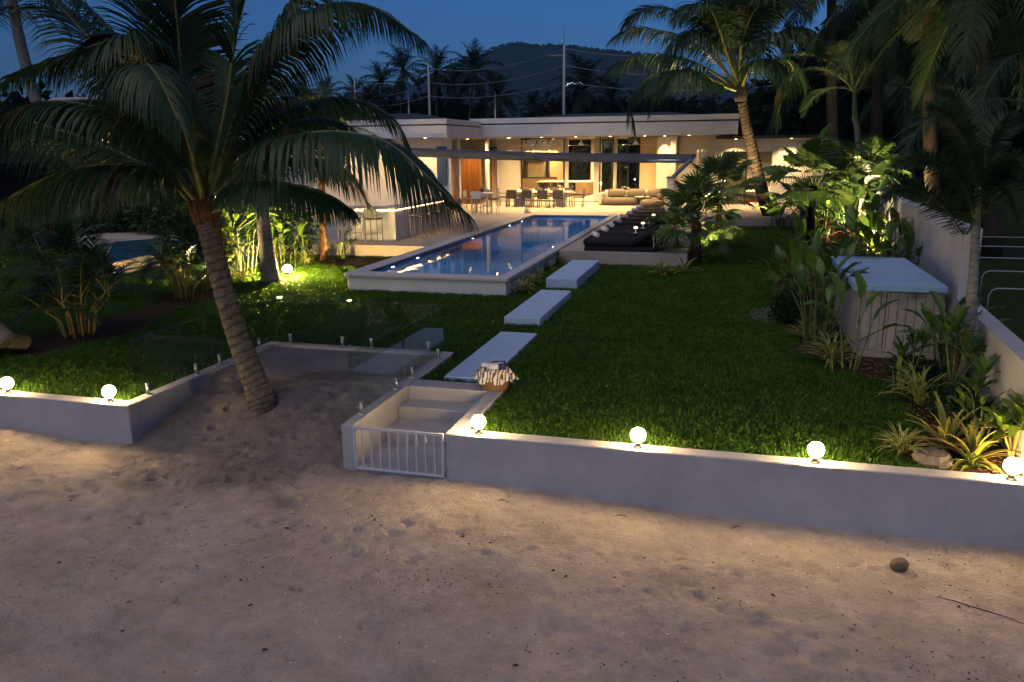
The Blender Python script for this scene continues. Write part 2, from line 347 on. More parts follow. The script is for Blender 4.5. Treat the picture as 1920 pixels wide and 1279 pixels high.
# ------------------------------------------------------------------ low sea walls and the stair block
def wall_thing(label, cat='wall', name='garden_wall'): return thing(name, label, cat)
t = thing('garden_wall', 'long low rendered wall holding up the lawn right of the gate', 'wall', (0, WY, 0))
MB().bbox(-3.04, 3.14, 0, .20, -.95, .05, .012).build('wall_body', m_wall, t)
t = thing('garden_wall', 'low rendered wall along the sand left of the leaning palm', 'wall', (-7.33, WY, 0))
MB().bbox(-9, 0, 0, .20, -.95, .05, .012).build('wall_body', m_wall, t)
t = thing('garden_wall', 'low wall round the sand bay carrying the clamps of the glass panels', 'wall', (-5.8, BY1, 0))
MB().bbox(BX0 - .17 + 5.8, BX0 + 5.8, -3.235, .0, -.6, .046, .01).build('wall_body', m_wall, t)
MB().bbox(BX0 - .17 + 5.8, -4.19 + 5.8, .003, .17, -.6, .046, .01).build('wall_body', m_wall, t)
st = thing('beach_stairs', 'sunken white stairs leading from the sand up to the lawn', 'stairs', (-3.6, WY, 0))
MB().bbox(-.74, -.585, 0, 3.43, -.95, .05, .012).build('side_wall', m_wall, st)
MB().bbox(.563, .75, .203, 1.66, -.95, .052, .012).build('side_wall', m_wall, st)
MB().bbox(-.583, .75, 1.663, 2.0, -.95, .052, .012).build('landing', m_wall, st)
MB().bbox(-.583, .56, 1.30, 1.66, -.95, -.125, .01).build('step', m_wall, st)
MB().bbox(-.583, .56, .86, 1.297, -.95, -.295, .01).build('step', m_wall, st)
MB().box(-.583, .56, .02, .857, -.95, -.47).build('bottom_slab', m_wall, st)
MB().bbox(-.583, .56, 0, .017, -.95, -.50, .004).build('sill', m_wall, st)
g = thing('metal_gate', 'low white metal gate of upright bars closing the beach stairs', 'gate', (-3.612, WY - .03, -.485))
MB().bbox(-.565, .565, 0, .035, .5, .535, .004).bbox(-.565, .565, 0, .035, 0, .03, .004).bbox(-.565, -.535, .001, .034, .03, .5, .004).bbox(.535, .565, .001, .034, .03, .5, .004).build('gate_frame', m_gate, g)
bar = MB().bbox(-.011, .011, .006, .028, .03, .5, .003).mesh('bar', m_gate)
for k in range(9): link('bar', bar, g, (-.565 + 1.13 * (k + 1) / 10, 0, 0))
for z in (.08, .4): MB().bbox(.568, .585, .0, .03, z, z + .05, .003).build('hinge', m_steel, g)
# planter grass edging is the lawn itself; stepping slabs
for (x0, x1, y0, y1, z, lab) in [(-3.87, -3.20, 10.35, 13.3, .045, 'pale concrete slab flush with the grass behind the towel basket'),
                                 (-4.03, -3.34, 14.08, 17.1, .145, 'middle raised pale concrete slab of the path across the lawn'),
                                 (-4.16, -3.42, 18.15, 21.4, .235, 'highest pale concrete slab of the path, nearest the sun loungers')]:
    tag(MB().bbox(x0, x1, y0, y1, -.1, z, .012).build('stepping_slab', m_slab), lab, 'slab', 'stepping slabs leading to the pool')
# ------------------------------------------------------------------ glass panels on the bay wall
def clamp_mesh():
    b = MB(); b.lathe([(.045, 0), (.045, .012), (.024, .016)], 12)
    b.tube([(0, 0, .01), (0, 0, .15)], .022, 10); b.bbox(-.03, .03, -.008, .008, .12, .165, .003)
    return b.mesh('clamp', m_steel, True)
clamp = clamp_mesh()
def glass_panel(label, p0, p1, h=.72):
    p0 = Vector(p0); p1 = Vector(p1); L = (p1 - p0).length; a = math.atan2(p1.y - p0.y, p1.x - p0.x)
    t = thing('glass_panel', label, 'glass panel', p0, a, 'frameless glass panels round the sand bay')
    MB().bbox(0, L, -.006, .006, .075, .075 + h, .002).build('pane', m_glass, t)
    for q in (.16, .84): link('clamp', clamp, t, (L * q, 0, 0))
xb = BX0 - .09
glass_panel('frameless glass panel on the wall left of the palm trunk, nearer the sand', (xb, 8.35, .046), (xb, 9.85, .046))
glass_panel('frameless glass panel on the wall left of the palm trunk, farther from the sand', (xb, 9.92, .046), (xb, 11.5, .046))
glass_panel('glass panel at the back of the sand bay, left half', (BX0 + .04, BY1 + .09, .046), (-5.88, BY1 + .09, .046))
glass_panel('glass panel at the back of the sand bay, right half by the slab path', (-5.82, BY1 + .09, .046), (-4.36, BY1 + .09, .046), .70)
glass_panel('glass panel along the stairs side of the sand bay, near the gate', (-4.265, 8.24, .05), (-4.265, 9.84, .05), .76)
glass_panel('glass panel along the stairs side of the sand bay, at its far corner', (-4.265, 9.90, .05), (-4.265, 11.45, .05), .70)

# ------------------------------------------------------------------ globe lamps on the wall
gm = MB().lathe([(.0001, -.081)] + [(.081 * math.sin(math.pi * k / 14), -.081 * math.cos(math.pi * k / 14)) for k in range(1, 14)] + [(.0001, .081)], 24).mesh('globe', m_globe, True)
gb = MB().lathe([(.052, 0), (.052, .012), (.03, .018), (.026, .045), (.040, .052), (.040, .062)], 16).mesh('lamp_base', m_dark, True)
for x, lab in [(-2.66, 'lit globe lamp on the wall end beside the gate'), (-.86, 'lit globe lamp on the wall, second from the gate'), (.94, 'lit globe lamp on the wall, third from the gate'),
               (2.72, 'lit globe lamp on the wall beside the strap-leaved bromeliads'), (-7.68, 'lit globe lamp on the wall corner left of the leaning palm'), (-9.33, 'lit globe lamp on the wall at the left edge of the picture')]:
    t = thing('globe_lamp', lab, 'lamp', (x, WY + .09, .05), 0, 'globe lamps on the sea wall')
    link('lamp_base', gb, t); link('globe', gm, t, (0, 0, .141))

# ------------------------------------------------------------------ pool
PX0, PX1, PY0, PY1 = -8.33, -5.0, 17.3, 34.0
p = thing('swimming_pool', 'long raised swimming pool with pale coping and blue mosaic inside', 'pool', (-6.7, 25, 0))
def pb(x0, x1, y0, y1, z0, z1): return MB().bbox(x0 + 6.7, x1 + 6.7, y0 - 25, y1 - 25, z0, z1, .012)
ox0, ox1, oy0, oy1 = -8.68, -4.80, 16.97, 34.4
pb(ox0, ox1, oy0, PY0 - .02, -.05, .318).build('base_wall', m_white, p)
pb(ox0, PX0 - .02, PY0 - .017, oy1, -.05, .318).build('base_wall', m_white, p)
pb(PX1 + .02, ox1, PY0 - .017, oy1, -.05, .318).build('base_wall', m_white, p)
pb(ox0 - .06, ox1 + .06, oy0 - .06, PY0, .321, .40).build('coping', m_coping, p)
pb(ox0 - .06, PX0, PY0 + .003, oy1, .321, .40).build('coping', m_coping, p)
pb(PX1, ox1 + .06, PY0 + .003, oy1, .321, .40).build('coping', m_coping, p)
pb(PX0 + .003, PX1 - .003, PY1, oy1, .321, .40).build('coping', m_coping, p)
def quad(vs): return MB().add([(x + 6.7, y - 25, z) for x, y, z in vs], [(0, 1, 2, 3)])
zb = -.95
quad([(PX0, PY0, zb), (PX1, PY0, zb), (PX1, PY1, zb), (PX0, PY1, zb)]).build('pool_floor', m_poolfloor, p)
for q in ([(PX0, PY1, zb), (PX0, PY0, zb), (PX0, PY0, .36), (PX0, PY1, .36)], [(PX1, PY0, zb), (PX1, PY1, zb), (PX1, PY1, .36), (PX1, PY0, .36)],
          [(PX0, PY0, zb), (PX1, PY0, zb), (PX1, PY0, .36), (PX0, PY0, .36)], [(PX1, PY1, zb), (PX0, PY1, zb), (PX0, PY1, .36), (PX1, PY1, .36)]):
    quad(q).build('inner_wall', m_pool, p)
pb(PX0 + .01, PX1 - .01, 24.0, 24.6, -.93, -.25).build('bench_step', m_poolfloor, p)
quad([(PX0 - .01, PY0 - .01, .315), (PX1 + .01, PY0 - .01, .315), (PX1 + .01, PY1 + .01, .315), (PX0 - .01, PY1 + .01, .315)]).build('water', m_water, p)
def light(name, kind, loc, energy, color, parent=None, size=.05, direction=None, angle=60, blend=.6, sx=None, sy=None):
    d = bpy.data.lights.new(name, kind); d.energy = energy * 1.3; d.color = color
    if kind == 'AREA':
        d.shape = 'RECTANGLE' if sx else 'DISK'; d.size = sx or size
        if sx: d.size_y = sy
    else: d.shadow_soft_size = size
    if kind == 'SPOT': d.spot_size = R(angle); d.spot_blend = blend
    o = bpy.data.objects.new(name, d); C.objects.link(o); o.location = loc
    if direction: o.rotation_euler = Vector(direction).to_track_quat('-Z', 'Y').to_euler()
    if parent: o.parent = parent
    return o
pl = MB().tube([(0, 0, 0), (.025, 0, 0)], [.05, .045], 14).mesh('pool_light', m_poolled)
for y in (18.8, 20.5, 25.4, 30.0, 31.9):
    link('pool_light', pl, p, (PX0 + .005 + 6.7, y - 25, .16))
    light('pool_lamp', 'SPOT', (PX0 + .10 + 6.7, y - 25, .12), 2700, (.36, .80, 1.0), p, .06, (1, .15, -.45), 150, .9)

# ------------------------------------------------------------------ terrace
DZ = .35
b = MB()
b.box(-22, -8.745, 22.6, 34.47, -.2, DZ); b.box(-4.735, -1.15, 22.3, 34.47, -.2, DZ); b.box(-22, 4.4, 34.473, 56, -.2, DZ)
b.box(-8.744, -4.736, 34.402, 34.472, -.2, DZ)
struct(b.build('terrace', m_deck))

# ------------------------------------------------------------------ villa, main pavilion
V = thing('villa', 'low white modern villa with flat eave and lit glass front behind the pool', 'house', (-6, 43, 0))
def vb(x0, x1, y0, y1, z0, z1, bv=.01): return MB().bbox(x0 + 6, x1 + 6, y0 - 43, y1 - 43, z0, z1, bv)
SO = 3.73
fa = vb(-12.45, .02, 38.0, 38.22, SO, 4.30).build('fascia', m_white, V)
vb(-12.45, .02, 38.04, 38.2, 4.303, 4.36).build('groove', m_groove, fa)
vb(-12.47, .04, 37.98, 38.22, 4.363, 4.60).build('upper_band', m_white, fa)
vb(-12.45, -12.25, 38.222, 55, SO, 4.58).build('side_fascia', m_white, V)
vb(-.18, .02, 38.222, 43.6, SO, 4.58).build('side_fascia', m_white, V)
vb(-12.24, -.19, 38.222, 55, SO + .02, 4.2).build('soffit', m_white, V)
rf = MB(); zr = 4.45
rf.add([(-12.3 + 6, -4.75, zr), (-.1 + 6, -4.75, zr), (-.1 + 6, 9, zr), (-12.3 + 6, 9, zr), (-9 + 6, 1.6, 5.0), (-3.6 + 6, 1.6, 5.0)], [(0, 1, 5, 4), (1, 2, 5), (2, 3, 4, 5), (3, 0, 4)])
rf.build('roof', m_roof, V)
GY = 43.5
gx = lambda px, Y=GY: hx(px, Y)
vb(gx(934), gx(975), GY, GY + .3, DZ, SO).build('wall', m_white, V)
vb(gx(1233), gx(1270), GY - .6, GY - .35, DZ, SO).build('wall', m_white, V)
vb(gx(1270), gx(1340), GY - .1, GY + .15, DZ, SO).build('wall', m_white, V)
for a, c, Y in ((1256, 1268, 39.2), (909, 914, 39.2)):
    vb(gx(a, Y), gx(c, Y), Y, Y + .35, DZ, SO, .02).build('column', m_white, V)
vb(gx(1306, 41.5), gx(1340, 41.5), 41.5, 41.7, DZ, 3.05).build('screen_wall', m_white, V)
for k in range(7):
    x = gx(1306, 41.5) + .06 + k * .135; vb(x, x + .09, 41.44, 41.497, DZ, 3.0).build('batten', m_wframe, V)
# glazing: white columns, dark frames, panes
def frame(name, x0, x1, Y, z0, z1, wd=.06, m=m_blackp, pane=m_pane):
    d = MB().bbox(x0 + 6, x0 + wd + 6, Y - 43, Y - 42.93, z0, z1, .008).bbox(x1 - wd + 6, x1 + 6, Y - 43, Y - 42.93, z0, z1, .008)
    d.bbox(x0 + wd + 6, x1 - wd + 6, Y - 42.998, Y - 42.932, z0, z0 + wd, .008).bbox(x0 + wd + 6, x1 - wd + 6, Y - 42.998, Y - 42.932, z1 - wd, z1, .008)
    o = d.build(name, m, V)
    MB().box(x0 + wd + 6, x1 - wd + 6, Y - 42.97, Y - 42.96, z0 + wd, z1 - wd).build('pane', pane, o); return o
xs_ = [gx(q) for q in (976, 1059, 1065, 1112, 1122, 1149, 1154, 1177, 1220)]
frame('glass_door', xs_[0], xs_[1], GY + .05, DZ, SO)
vb(xs_[1], xs_[2], GY - .02, GY + .2, DZ, SO).build('column', m_white, V)
vb(xs_[3], xs_[4], GY + .25, GY + .6, DZ, SO).build('column', m_white, V)
frame('glass_door', xs_[4] + .01, xs_[5], GY + .3, DZ, SO)
vb(xs_[5] + .003, xs_[6], GY + .25, GY + .6, DZ, SO).build('column', m_white, V)
frame('glass_door', xs_[7], xs_[8] + .1, GY + .05, DZ, SO, .05, m_blackp, m_paned)
for k in range(4): vb(gx(1220) + .12 + k * .085, gx(1220) + .17 + k * .085, GY - .03 + .04 * k, GY + .05 + .04 * k, DZ, SO, .006).build('folded_door', m_blackp, V)
vb(xs_[0], gx(1232), GY - .06, GY + .02, DZ - .01, DZ + .025, .005).build('door_track', m_dark, V)
cb = MB(); n = 24; x0, x1 = gx(1192, 44.2) + 6, gx(1201, 44.2) + 6
vsx = [(x0 + (x1 - x0) * k / n, 1.25 + .05 * math.sin(k * 1.5)) for k in range(n + 1)]
cb.add([(x, y, DZ + .03) for x, y in vsx] + [(x, y, SO - .02) for x, y in vsx], [(k, k + 1, n + 2 + k, n + 1 + k) for k in range(n)]); cb.build('curtain', m_curtain, V, True)
# interior shell
IY = 54.0
vb(-14.2, -14.0, GY + .31, IY, DZ, SO).build('inner_wall', m_cream, V)
vb(-14.2, gx(1056, IY), IY, IY + .2, DZ, SO).build('kitchen_wall', m_cream, V)
frame('rear_window', gx(1056, IY), gx(1108, IY), IY + .05, DZ, SO, .06, m_blackp, m_pane)
vb(gx(1108, IY), gx(1128, IY), IY, IY + .3, DZ, SO).build('column', m_white, V)
frame('rear_window', gx(1128, IY), gx(1148, IY), IY + .05, DZ, SO, .06, m_blackp, m_pane)
frame('rear_window', gx(1150, IY), gx(1235, IY), IY + .05, DZ, SO, .06, m_blackp, m_pane)
vb(gx(1235, IY) + .003, -2.9, GY - .3, IY, DZ, SO).build('inner_wall', m_cream, V)
for px in (1000, 1014, 1029): vb(gx(px, IY), gx(px + 2.5, IY), IY - .06, IY - .003, 2.35, SO).build('pilaster', m_wframe, V)
kc = thing('kitchen_cabinets', 'dark kitchen units and hood along the lit rear wall inside', 'cabinet', (gx(1010, IY), IY, DZ))
kx = lambda px: gx(px, IY) - gx(1010, IY)
MB().bbox(kx(982), kx(1045), -.65, -.02, 0, .9, .01).build('base_unit', m_island, kc)
MB().bbox(kx(981), kx(1046), -.68, -.01, .903, .95, .008).build('worktop', m_black, kc)
MB().bbox(kx(989), kx(1022), -.4, -.02, 2.0, 2.25, .01).build('hood', m_island, kc)
MB().bbox(kx(984), kx(990), -.62, -.02, .96, 2.2, .01).build('tall_unit', m_black, kc)
MB().bbox(kx(1026), kx(1031), -.45, -.02, .96, 2.3, .01).build('shelf_unit', m_black, kc)
isl = thing('kitchen_island', 'oak fronted kitchen island with pale stone top inside', 'kitchen island', (gx(1083, 49), 48.9, DZ))
MB().bbox(-.1, .72, 0, 2.4, .06, .78, .01).build('carcass', m_island, isl)
for k in range(2): MB().bbox(-.08, .70, -.02, -.003, .10 + k * .34, .41 + k * .34, .006).build('drawer', m_island, isl)
MB().bbox(-2.6, .76, -.05, 2.45, .785, .84, .01).build('worktop', m_counter, isl)
MB().bbox(-2.5, -2.4, .1, 2.3, 0, .78, .01).build('end_panel', m_island, isl)
def stool_proto(name, h, sw, m_f, m_s, back=.42):
    o = link(name, None)
    lg = MB().tube([(0, 0, 0), (0, 0, h)], .014, 6).mesh('leg', m_f)
    for x, y in ((-sw, -sw), (sw, -sw), (-sw, sw), (sw, sw)): link('leg', lg, o, (x, y, 0))
    MB().bbox(-sw - .03, sw + .03, -sw - .03, sw + .03, h, h + .05, .015).build('seat', m_s, o)
    MB().bbox(-sw - .03, sw + .03, -sw - .035, -sw - .005, h + .07, h + back, .012).build('backrest', m_f, o)
    MB().tube([(-sw, sw, .28), (sw, sw, .28)], .011, 6).tube([(-sw, -sw, .28), (sw, -sw, .28)], .011, 6).build('footrest', m_f, o)
    return o
kst = stool_proto('counter_stool', .55, .17, m_black, m_black, .28)
for k, lab in enumerate(['black counter stool at the island, leftmost of the row', 'black counter stool at the island, second from left', 'black counter stool at the island, third from left', 'black counter stool at the island, rightmost of the row']):
    o = kst if k == 0 else copy_tree(kst); o.location = (gx(1083, 49) - 1.75 + k * .46, 48.5, DZ); tag(o, lab, 'stool', 'counter stools at the kitchen island')
# right wing with the bedroom
W = thing('villa_wing', 'cream bedroom wing with thin dark roof edge right of the main eave', 'house', (2, 41.5, 0))
def wb(x0, x1, y0, y1, z0, z1, bv=.01): return MB().bbox(x0 - 2, x1 - 2, y0 - 41.5, y1 - 41.5, z0, z1, bv)
WX = lambda px: hx(px, 41.8)
wb(-.95, 4.3, 40.4, 50, 3.55, 3.68).build('roof', m_roof, W)
wb(WX(1340), WX(1356), 41.8, 42, DZ, 3.54).build('wall', m_white, W)
wb(WX(1356) + .003, WX(1447), 41.8, 42, 2.95, 3.54).build('lintel', m_white, W)
wb(WX(1447) + .003, 4.2, 41.8, 42, DZ, 3.54).build('wall', m_white, W)
wb(WX(1356) - 1.2, 4.2, 47.5, 47.7, DZ, 3.54).build('rear_wall', m_white, W)
wb(WX(1447) + .8, WX(1447) + 1, 42.01, 47.48, DZ, 3.54).build('side_wall', m_white, W)
fr = MB().bbox(WX(1356) - 2, WX(1358.5) - 2, .28, .36, DZ, 2.94, .008).bbox(WX(1399) - 2, WX(1402) - 2, .28, .36, DZ, 2.94, .008).bbox(WX(1358.5) + .003 - 2, WX(1399) - .003 - 2, .283, .357, 2.86, 2.94, .008).build('window', m_blackp, W)
MB().box(WX(1358.5) - 2, WX(1399) - 2, .31, .32, DZ + .02, 2.86).build('pane', m_pane, fr)
cb = MB(); n = 60; x0 = WX(1357) - 2; x1 = WX(1401) - 2
vsx = [(x0 + (x1 - x0) * k / n, .52 + .045 * math.sin(k * 1.25) + .02 * math.sin(k * .47)) for k in range(n + 1)]
cb.add([(x, y, DZ + .03) for x, y in vsx] + [(x, y, 2.9) for x, y in vsx], [(k, k + 1, n + 2 + k, n + 1 + k) for k in range(n)]); cb.build('curtain', m_curtain, W, True)
bed = thing('bed', 'low bed with pale covers seen through the open bedroom door', 'bed', (WX(1425), 45, DZ))
MB().bbox(-.9, .9, -1, 1, 0, .35, .03).build('bed_base', m_tim, bed); MB().bbox(-.88, .88, -1.02, .98, .353, .6, .06).build('mattress', m_towel, bed)
MB().bbox(-.75, -.08, .5, .9, .6, .75, .05).build('pillow', m_towel, bed); MB().bbox(.08, .75, .5, .9, .6, .75, .05).build('pillow', m_towel, bed)
MB().bbox(-1, 1, 1.0, 1.1, 0, 1.2, .02).build('headboard', m_island, bed)
# left wing over the bar
B2 = thing('villa_wing', 'white bar wing with deep eave left of the main pavilion', 'house', (-15, 34, 0))
def lb(x0, x1, y0, y1, z0, z1, bv=.01): return MB().bbox(x0 + 15, x1 + 15, y0 - 34, y1 - 34, z0, z1, bv)
LXR = -11.86
fa = lb(-22, LXR, 33.0, 33.2, 3.68, 4.18).build('fascia', m_white, B2)
lb(-22, LXR, 33.04, 33.2, 4.183, 4.235).build('groove', m_groove, fa)
lb(-22.02, LXR + .02, 32.98, 33.2, 4.238, 4.45).build('upper_band', m_white, fa)
fa = lb(LXR - .2, LXR, 33.203, 37.9, 3.68, 4.18).build('side_fascia', m_white, B2)
lb(LXR - .2, LXR - .04, 33.203, 37.9, 4.183, 4.235).build('groove', m_groove, fa)
lb(LXR - .2, LXR + .02, 33.203, 37.9, 4.238, 4.45).build('upper_band', m_white, fa)
lb(-22, LXR - .21, 33.21, 44, 3.70, 4.1).build('soffit', m_white, B2)
rf = MB(); rf.add([(-6.8, -.7, 4.3), (2.9, -.7, 4.3), (2.9, 10, 4.3), (-6.8, 10, 4.3), (-4, 4.6, 4.95), (-.5, 4.6, 4.95)], [(0, 1, 5, 4), (1, 2, 5), (2, 3, 4, 5), (3, 0, 4)]); rf.build('roof', m_roof, B2)
xw = hx(846, 34.6)
lb(-21, xw, 34.6, 34.8, DZ, 3.69).build('wall', m_white, B2)
for a, c in ((854, 860),): lb(hx(a, 36), hx(c, 36), 36, 36.3, DZ, 3.69).build('column', m_white, B2)
lb(hx(820, 34.6), hx(838, 34.6), 34.52, 34.597, 1.6, 3.3).build('window', m_navy, B2)
lb(-16.4, hx(934, 44.2), 44.01, 44.2, DZ, 4.0).build('rear_wall', m_white, B2)
lb(hx(914, 43.6), hx(923, 43.6), 43.5, 43.6, DZ, 3.0).build('timber_door', m_tim, B2)
lb(hx(915, 43.0), hx(933, 43.0), 43.0, 43.05, 2.95, 3.3).build('blue_rect', m_navy, B2)  # plain dark blue panel between the columns
sc = thing('timber_screen', 'orange brown timber screen of upright boards beside the terrace', 'screen', (hx(848, 41), 41, DZ))
wS = hx(902, 41) - hx(848, 41); nb = 11
bd = MB().bbox(.006, wS / nb - .006, 0, .04, 0, 2.35, .006).mesh('board', m_tim)
for k in range(nb): link('board', bd, sc, (k * wS / nb, 0, 0))
MB().box(0, wS, .05, .08, .02, 2.33).build('backing', m_black, sc)

# ------------------------------------------------------------------ pump house and boundary walls on the right
ph = thing('pump_house', 'small planked store with flat pale roof slab against the high wall', 'shed', (2.5, 13.05, 0))
MB().box(-.52, .62, .02, 3.0, 0, 1.065).build('body', m_planks, ph)
MB().bbox(-.68, .60, -.22, 3.05, 1.068, 1.17, .01).build('roof_slab', m_roofslab, ph)
npk = 9; wk = 1.10 / npk
pk = MB().bbox(.003, wk - .004, -.02, .017, .12, 1.04, .005).mesh('plank', m_planks)
for k in range(npk): link('plank', pk, ph, (-.5 + k * wk, 0, 0))
MB().bbox(-.52, .62, -.03, .018, .0, .115, .006).build('skirting', m_planks, ph)
sp = MB().bbox(-.02, .017, .003, .30, .05, 1.04, .005).mesh('side_plank', m_planks)
for k in range(9): link('side_plank', sp, ph, (-.54, .06 + k * .315, 0))
MB().bbox(-.19, -.178, -.028, -.0205, .14, 1.03, .002).bbox(-.178, .60, -.028, -.0205, 1.025, 1.037, .002).build('door_outline', m_groove, ph)
bxl = lambda y: 3.19 + .066 * (y - 12.6)
def wall_poly(label, y0, y1, z, th=.2, zt=None):
    t = thing('boundary_wall', label, 'wall', (bxl(y0), y0, 0)); a = bxl(y0); d = bxl(y1) - a; L = y1 - y0
    b = MB(); n = 12
    for k in range(n + 1):
        q = k / n; zz = z + (zt - z) * q if zt else z
        for xx, z_ in ((-.02, -.3), (-.02, zz), (th, zz), (th, -.3)): b.v.append((d * q + xx, L * q, z_))
    for k in range(n):
        for j in range(4): b.f.append((k * 4 + j, k * 4 + (j + 1) % 4, k * 4 + 4 + (j + 1) % 4, k * 4 + 4 + j)); b.m.append(0)
    b.f += [(0, 1, 2, 3), tuple(4 * n + j for j in (3, 2, 1, 0))]; b.m += [0, 0]
    b.build('wall_body', m_bwall, t); return t
wall_poly('waist high pale boundary wall sloping away at the right edge', 8.32, 12.59, 1.04)
wall_poly('tall pale boundary wall behind the small planked store', 12.6, 27.2, 2.04, zt=1.88)
# ================================================================== TERRACE FURNITURE
bar_ = thing('outdoor_bar', 'pale L-shaped outdoor bar with glowing strip under its top', 'bar', (-10.4, 23.85, DZ))
MB().bbox(-2.05, 0, 0, .5, 0, .96, .012).build('front_panel', m_white, bar_)
MB().bbox(-.5, 0, .503, 5.3, 0, .96, .012).build('side_panel', m_white, bar_)
MB().bbox(-2.1, .1, -.1, .55, 1.0, 1.06, .01).build('counter_top', m_counter, bar_)
MB().bbox(-.55, .1, .553, 5.35, 1.0, 1.06, .01).build('counter_top', m_counter, bar_)
MB().box(-2.04, -.01, -.012, .02, .963, .995).build('led_strip', m_led, bar_)
MB().box(-.02, .012, .03, 5.2, .963, .995).build('led_strip', m_led, bar_)
bs = stool_proto('bar_stool', .72, .2, m_rack, m_cushion, .34)
for k, (x, y, a, lab) in enumerate([(-11.66, 23.35, 0, 'grey bar stool at the front of the bar, half behind the slim trunk'), (-10.9, 23.3, 0, 'grey bar stool at the front of the bar, nearest the bar corner'),
        (-9.98, 24.75, 90, 'grey bar stool on the pool side of the bar, nearest the bar corner'), (-9.98, 25.6, 90, 'grey bar stool on the pool side of the bar, second from the corner'),
        (-9.98, 26.5, 90, 'grey bar stool on the pool side of the bar, third from the corner'), (-9.98, 27.4, 90, 'grey bar stool on the pool side of the bar, fourth from the corner'), (-9.98, 28.3, 90, 'grey bar stool on the pool side of the bar, farthest from the corner')]):
    o = bs if k == 0 else copy_tree(bs); o.location = (x, y, DZ); o.rotation_euler = (0, 0, R(a)); tag(o, lab, 'stool', 'bar stools round the outdoor bar')
def chair_proto(name, h, m_f, m_s):
    o = link(name, None)
    lg = MB().bbox(-.02, .02, -.02, .02, 0, h, .004).mesh('leg', m_f)
    for x in (-.24, .24):
        for y in (-.23, .23): link('leg', lg, o, (x, y, 0))
        MB().bbox(x - .02, x + .02, -.25, .25, h + .2, h + .23, .006).bbox(x - .018, x + .018, .21, .25, h, h + .2, .006).build('armrest', m_f, o)
    MB().bbox(-.26, .26, -.26, .26, h, h + .06, .015).build('seat', m_s, o)
    MB().bbox(-.26, .26, -.285, -.25, h + .05, h + .44, .012).build('backrest', m_s, o)
    return o
tb = thing('dining_table', 'long pale outdoor dining table laid for dinner under the eave', 'table', (-9.4, 39.75, DZ))
MB().bbox(-1.6, 1.6, -.5, .5, .70, .75, .01).build('table_top', m_wframe, tb)
for x in (-1.1, 1.1): MB().bbox(x - .2, x + .2, -.3, .3, 0, .697, .02).build('pedestal', m_wframe, tb)
ch = chair_proto('dining_chair', .43, m_rack, m_fabric)
sides = [(-1.2, -.85, 0, 'nearer the pool, leftmost'), (-.42, -.85, 0, 'nearer the pool, second from left'), (.36, -.85, 0, 'nearer the pool, third from left'), (1.14, -.85, 0, 'nearer the pool, rightmost'),
         (-1.2, .85, 180, 'nearer the glass, leftmost'), (-.42, .85, 180, 'nearer the glass, second from left'), (.36, .85, 180, 'nearer the glass, third from left'), (1.14, .85, 180, 'nearer the glass, rightmost')]
for k, (x, y, a, s) in enumerate(sides):
    o = ch if k == 0 else copy_tree(ch); o.location = (-9.4 + x, 39.75 + y, DZ); o.rotation_euler = (0, 0, R(a)); tag(o, 'grey dining chair on the side ' + s, 'chair', 'chairs round the dining table')
o = copy_tree(ch); o.location = (-7.45, 39.75, DZ); o.rotation_euler = (0, 0, R(90)); tag(o, 'grey dining chair at the right head of the table', 'chair', 'chairs round the dining table')
o = copy_tree(ch); o.location = (-11.35, 39.75, DZ); o.rotation_euler = (0, 0, R(-90)); tag(o, 'grey dining chair at the left head of the table', 'chair', 'chairs round the dining table')
plm = MB().lathe([(.05, 0), (.13, .012), (.13, .018), (.05, .008)], 16).mesh('plate', m_plate, True)
glm = MB().lathe([(.03, 0), (.006, .01), (.006, .09), (.035, .11), (.04, .19), (.034, .19), (.03, .115), (.001, .1)], 10).mesh('wine_glass', m_pane, True)
npm = MB().add([(-.06, -.06, 0), (.06, -.06, 0), (.06, .06, 0), (-.06, .06, 0), (0, 0, .13)], [(0, 1, 4), (1, 2, 4), (2, 3, 4), (3, 0, 4)]).mesh('napkin', m_plate)
for (x, y, a, s) in sides:
    yy = 39.75 + (-.3 if y < 0 else .3)
    tag(link('plate', plm, None, (-9.4 + x, yy, DZ + .752)), 'white plate set before the dining chair on the side ' + s, 'plate', 'place settings')
    tag(link('napkin', npm, None, (-9.4 + x, yy, DZ + .772)), 'folded napkin on the plate, side ' + s, 'napkin', 'place settings')
    tag(link('wine_glass', glm, None, (-9.4 + x + .2, yy + (.1 if y < 0 else -.1), DZ + .752)), 'wine glass beside the plate, side ' + s, 'glass', 'place settings')
cl = MB().lathe([(.05, 0), (.05, .02), (.018, .04), (.018, .22), (.06, .25), (.05, .3), (.03, .3)], 12).mesh('candle_holder', m_plate, True)
for x, s in ((-1.05, 'left'), (1.0, 'right')): tag(link('candle_holder', cl, None, (-9.4 + x, 39.75, DZ + .752)), 'white candle holder standing at the %s end of the dining table' % s, 'candle holder')
# bistro set
bt = thing('bistro_table', 'small square grey high table before the timber screen', 'table', (-11.05, 35.2, DZ))
MB().bbox(-.42, .42, -.42, .42, .86, .92, .01).build('table_top', m_wframe, bt)
lg = MB().bbox(-.03, .03, -.03, .03, 0, .857, .005).mesh('leg', m_wframe)
for x in (-.36, .36):
    for y in (-.36, .36): link('leg', lg, bt, (x, y, 0))
hc = stool_proto('high_chair', .62, .2, m_wframe, m_cushion, .4)
for k, (x, y, a, lab) in enumerate([(-10.5, 35.2, 90, 'right of the table'), (-11.65, 35.2, -90, 'left of the table'), (-11.05, 34.55, 0, 'on the near side of the table'), (-11.05, 35.9, 180, 'on the far side of the table')]):
    o = hc if k == 0 else copy_tree(hc); o.location = (x, y, DZ); o.rotation_euler = (0, 0, R(a)); tag(o, 'pale high chair at the small square table, ' + lab, 'chair', 'high chairs at the small table')
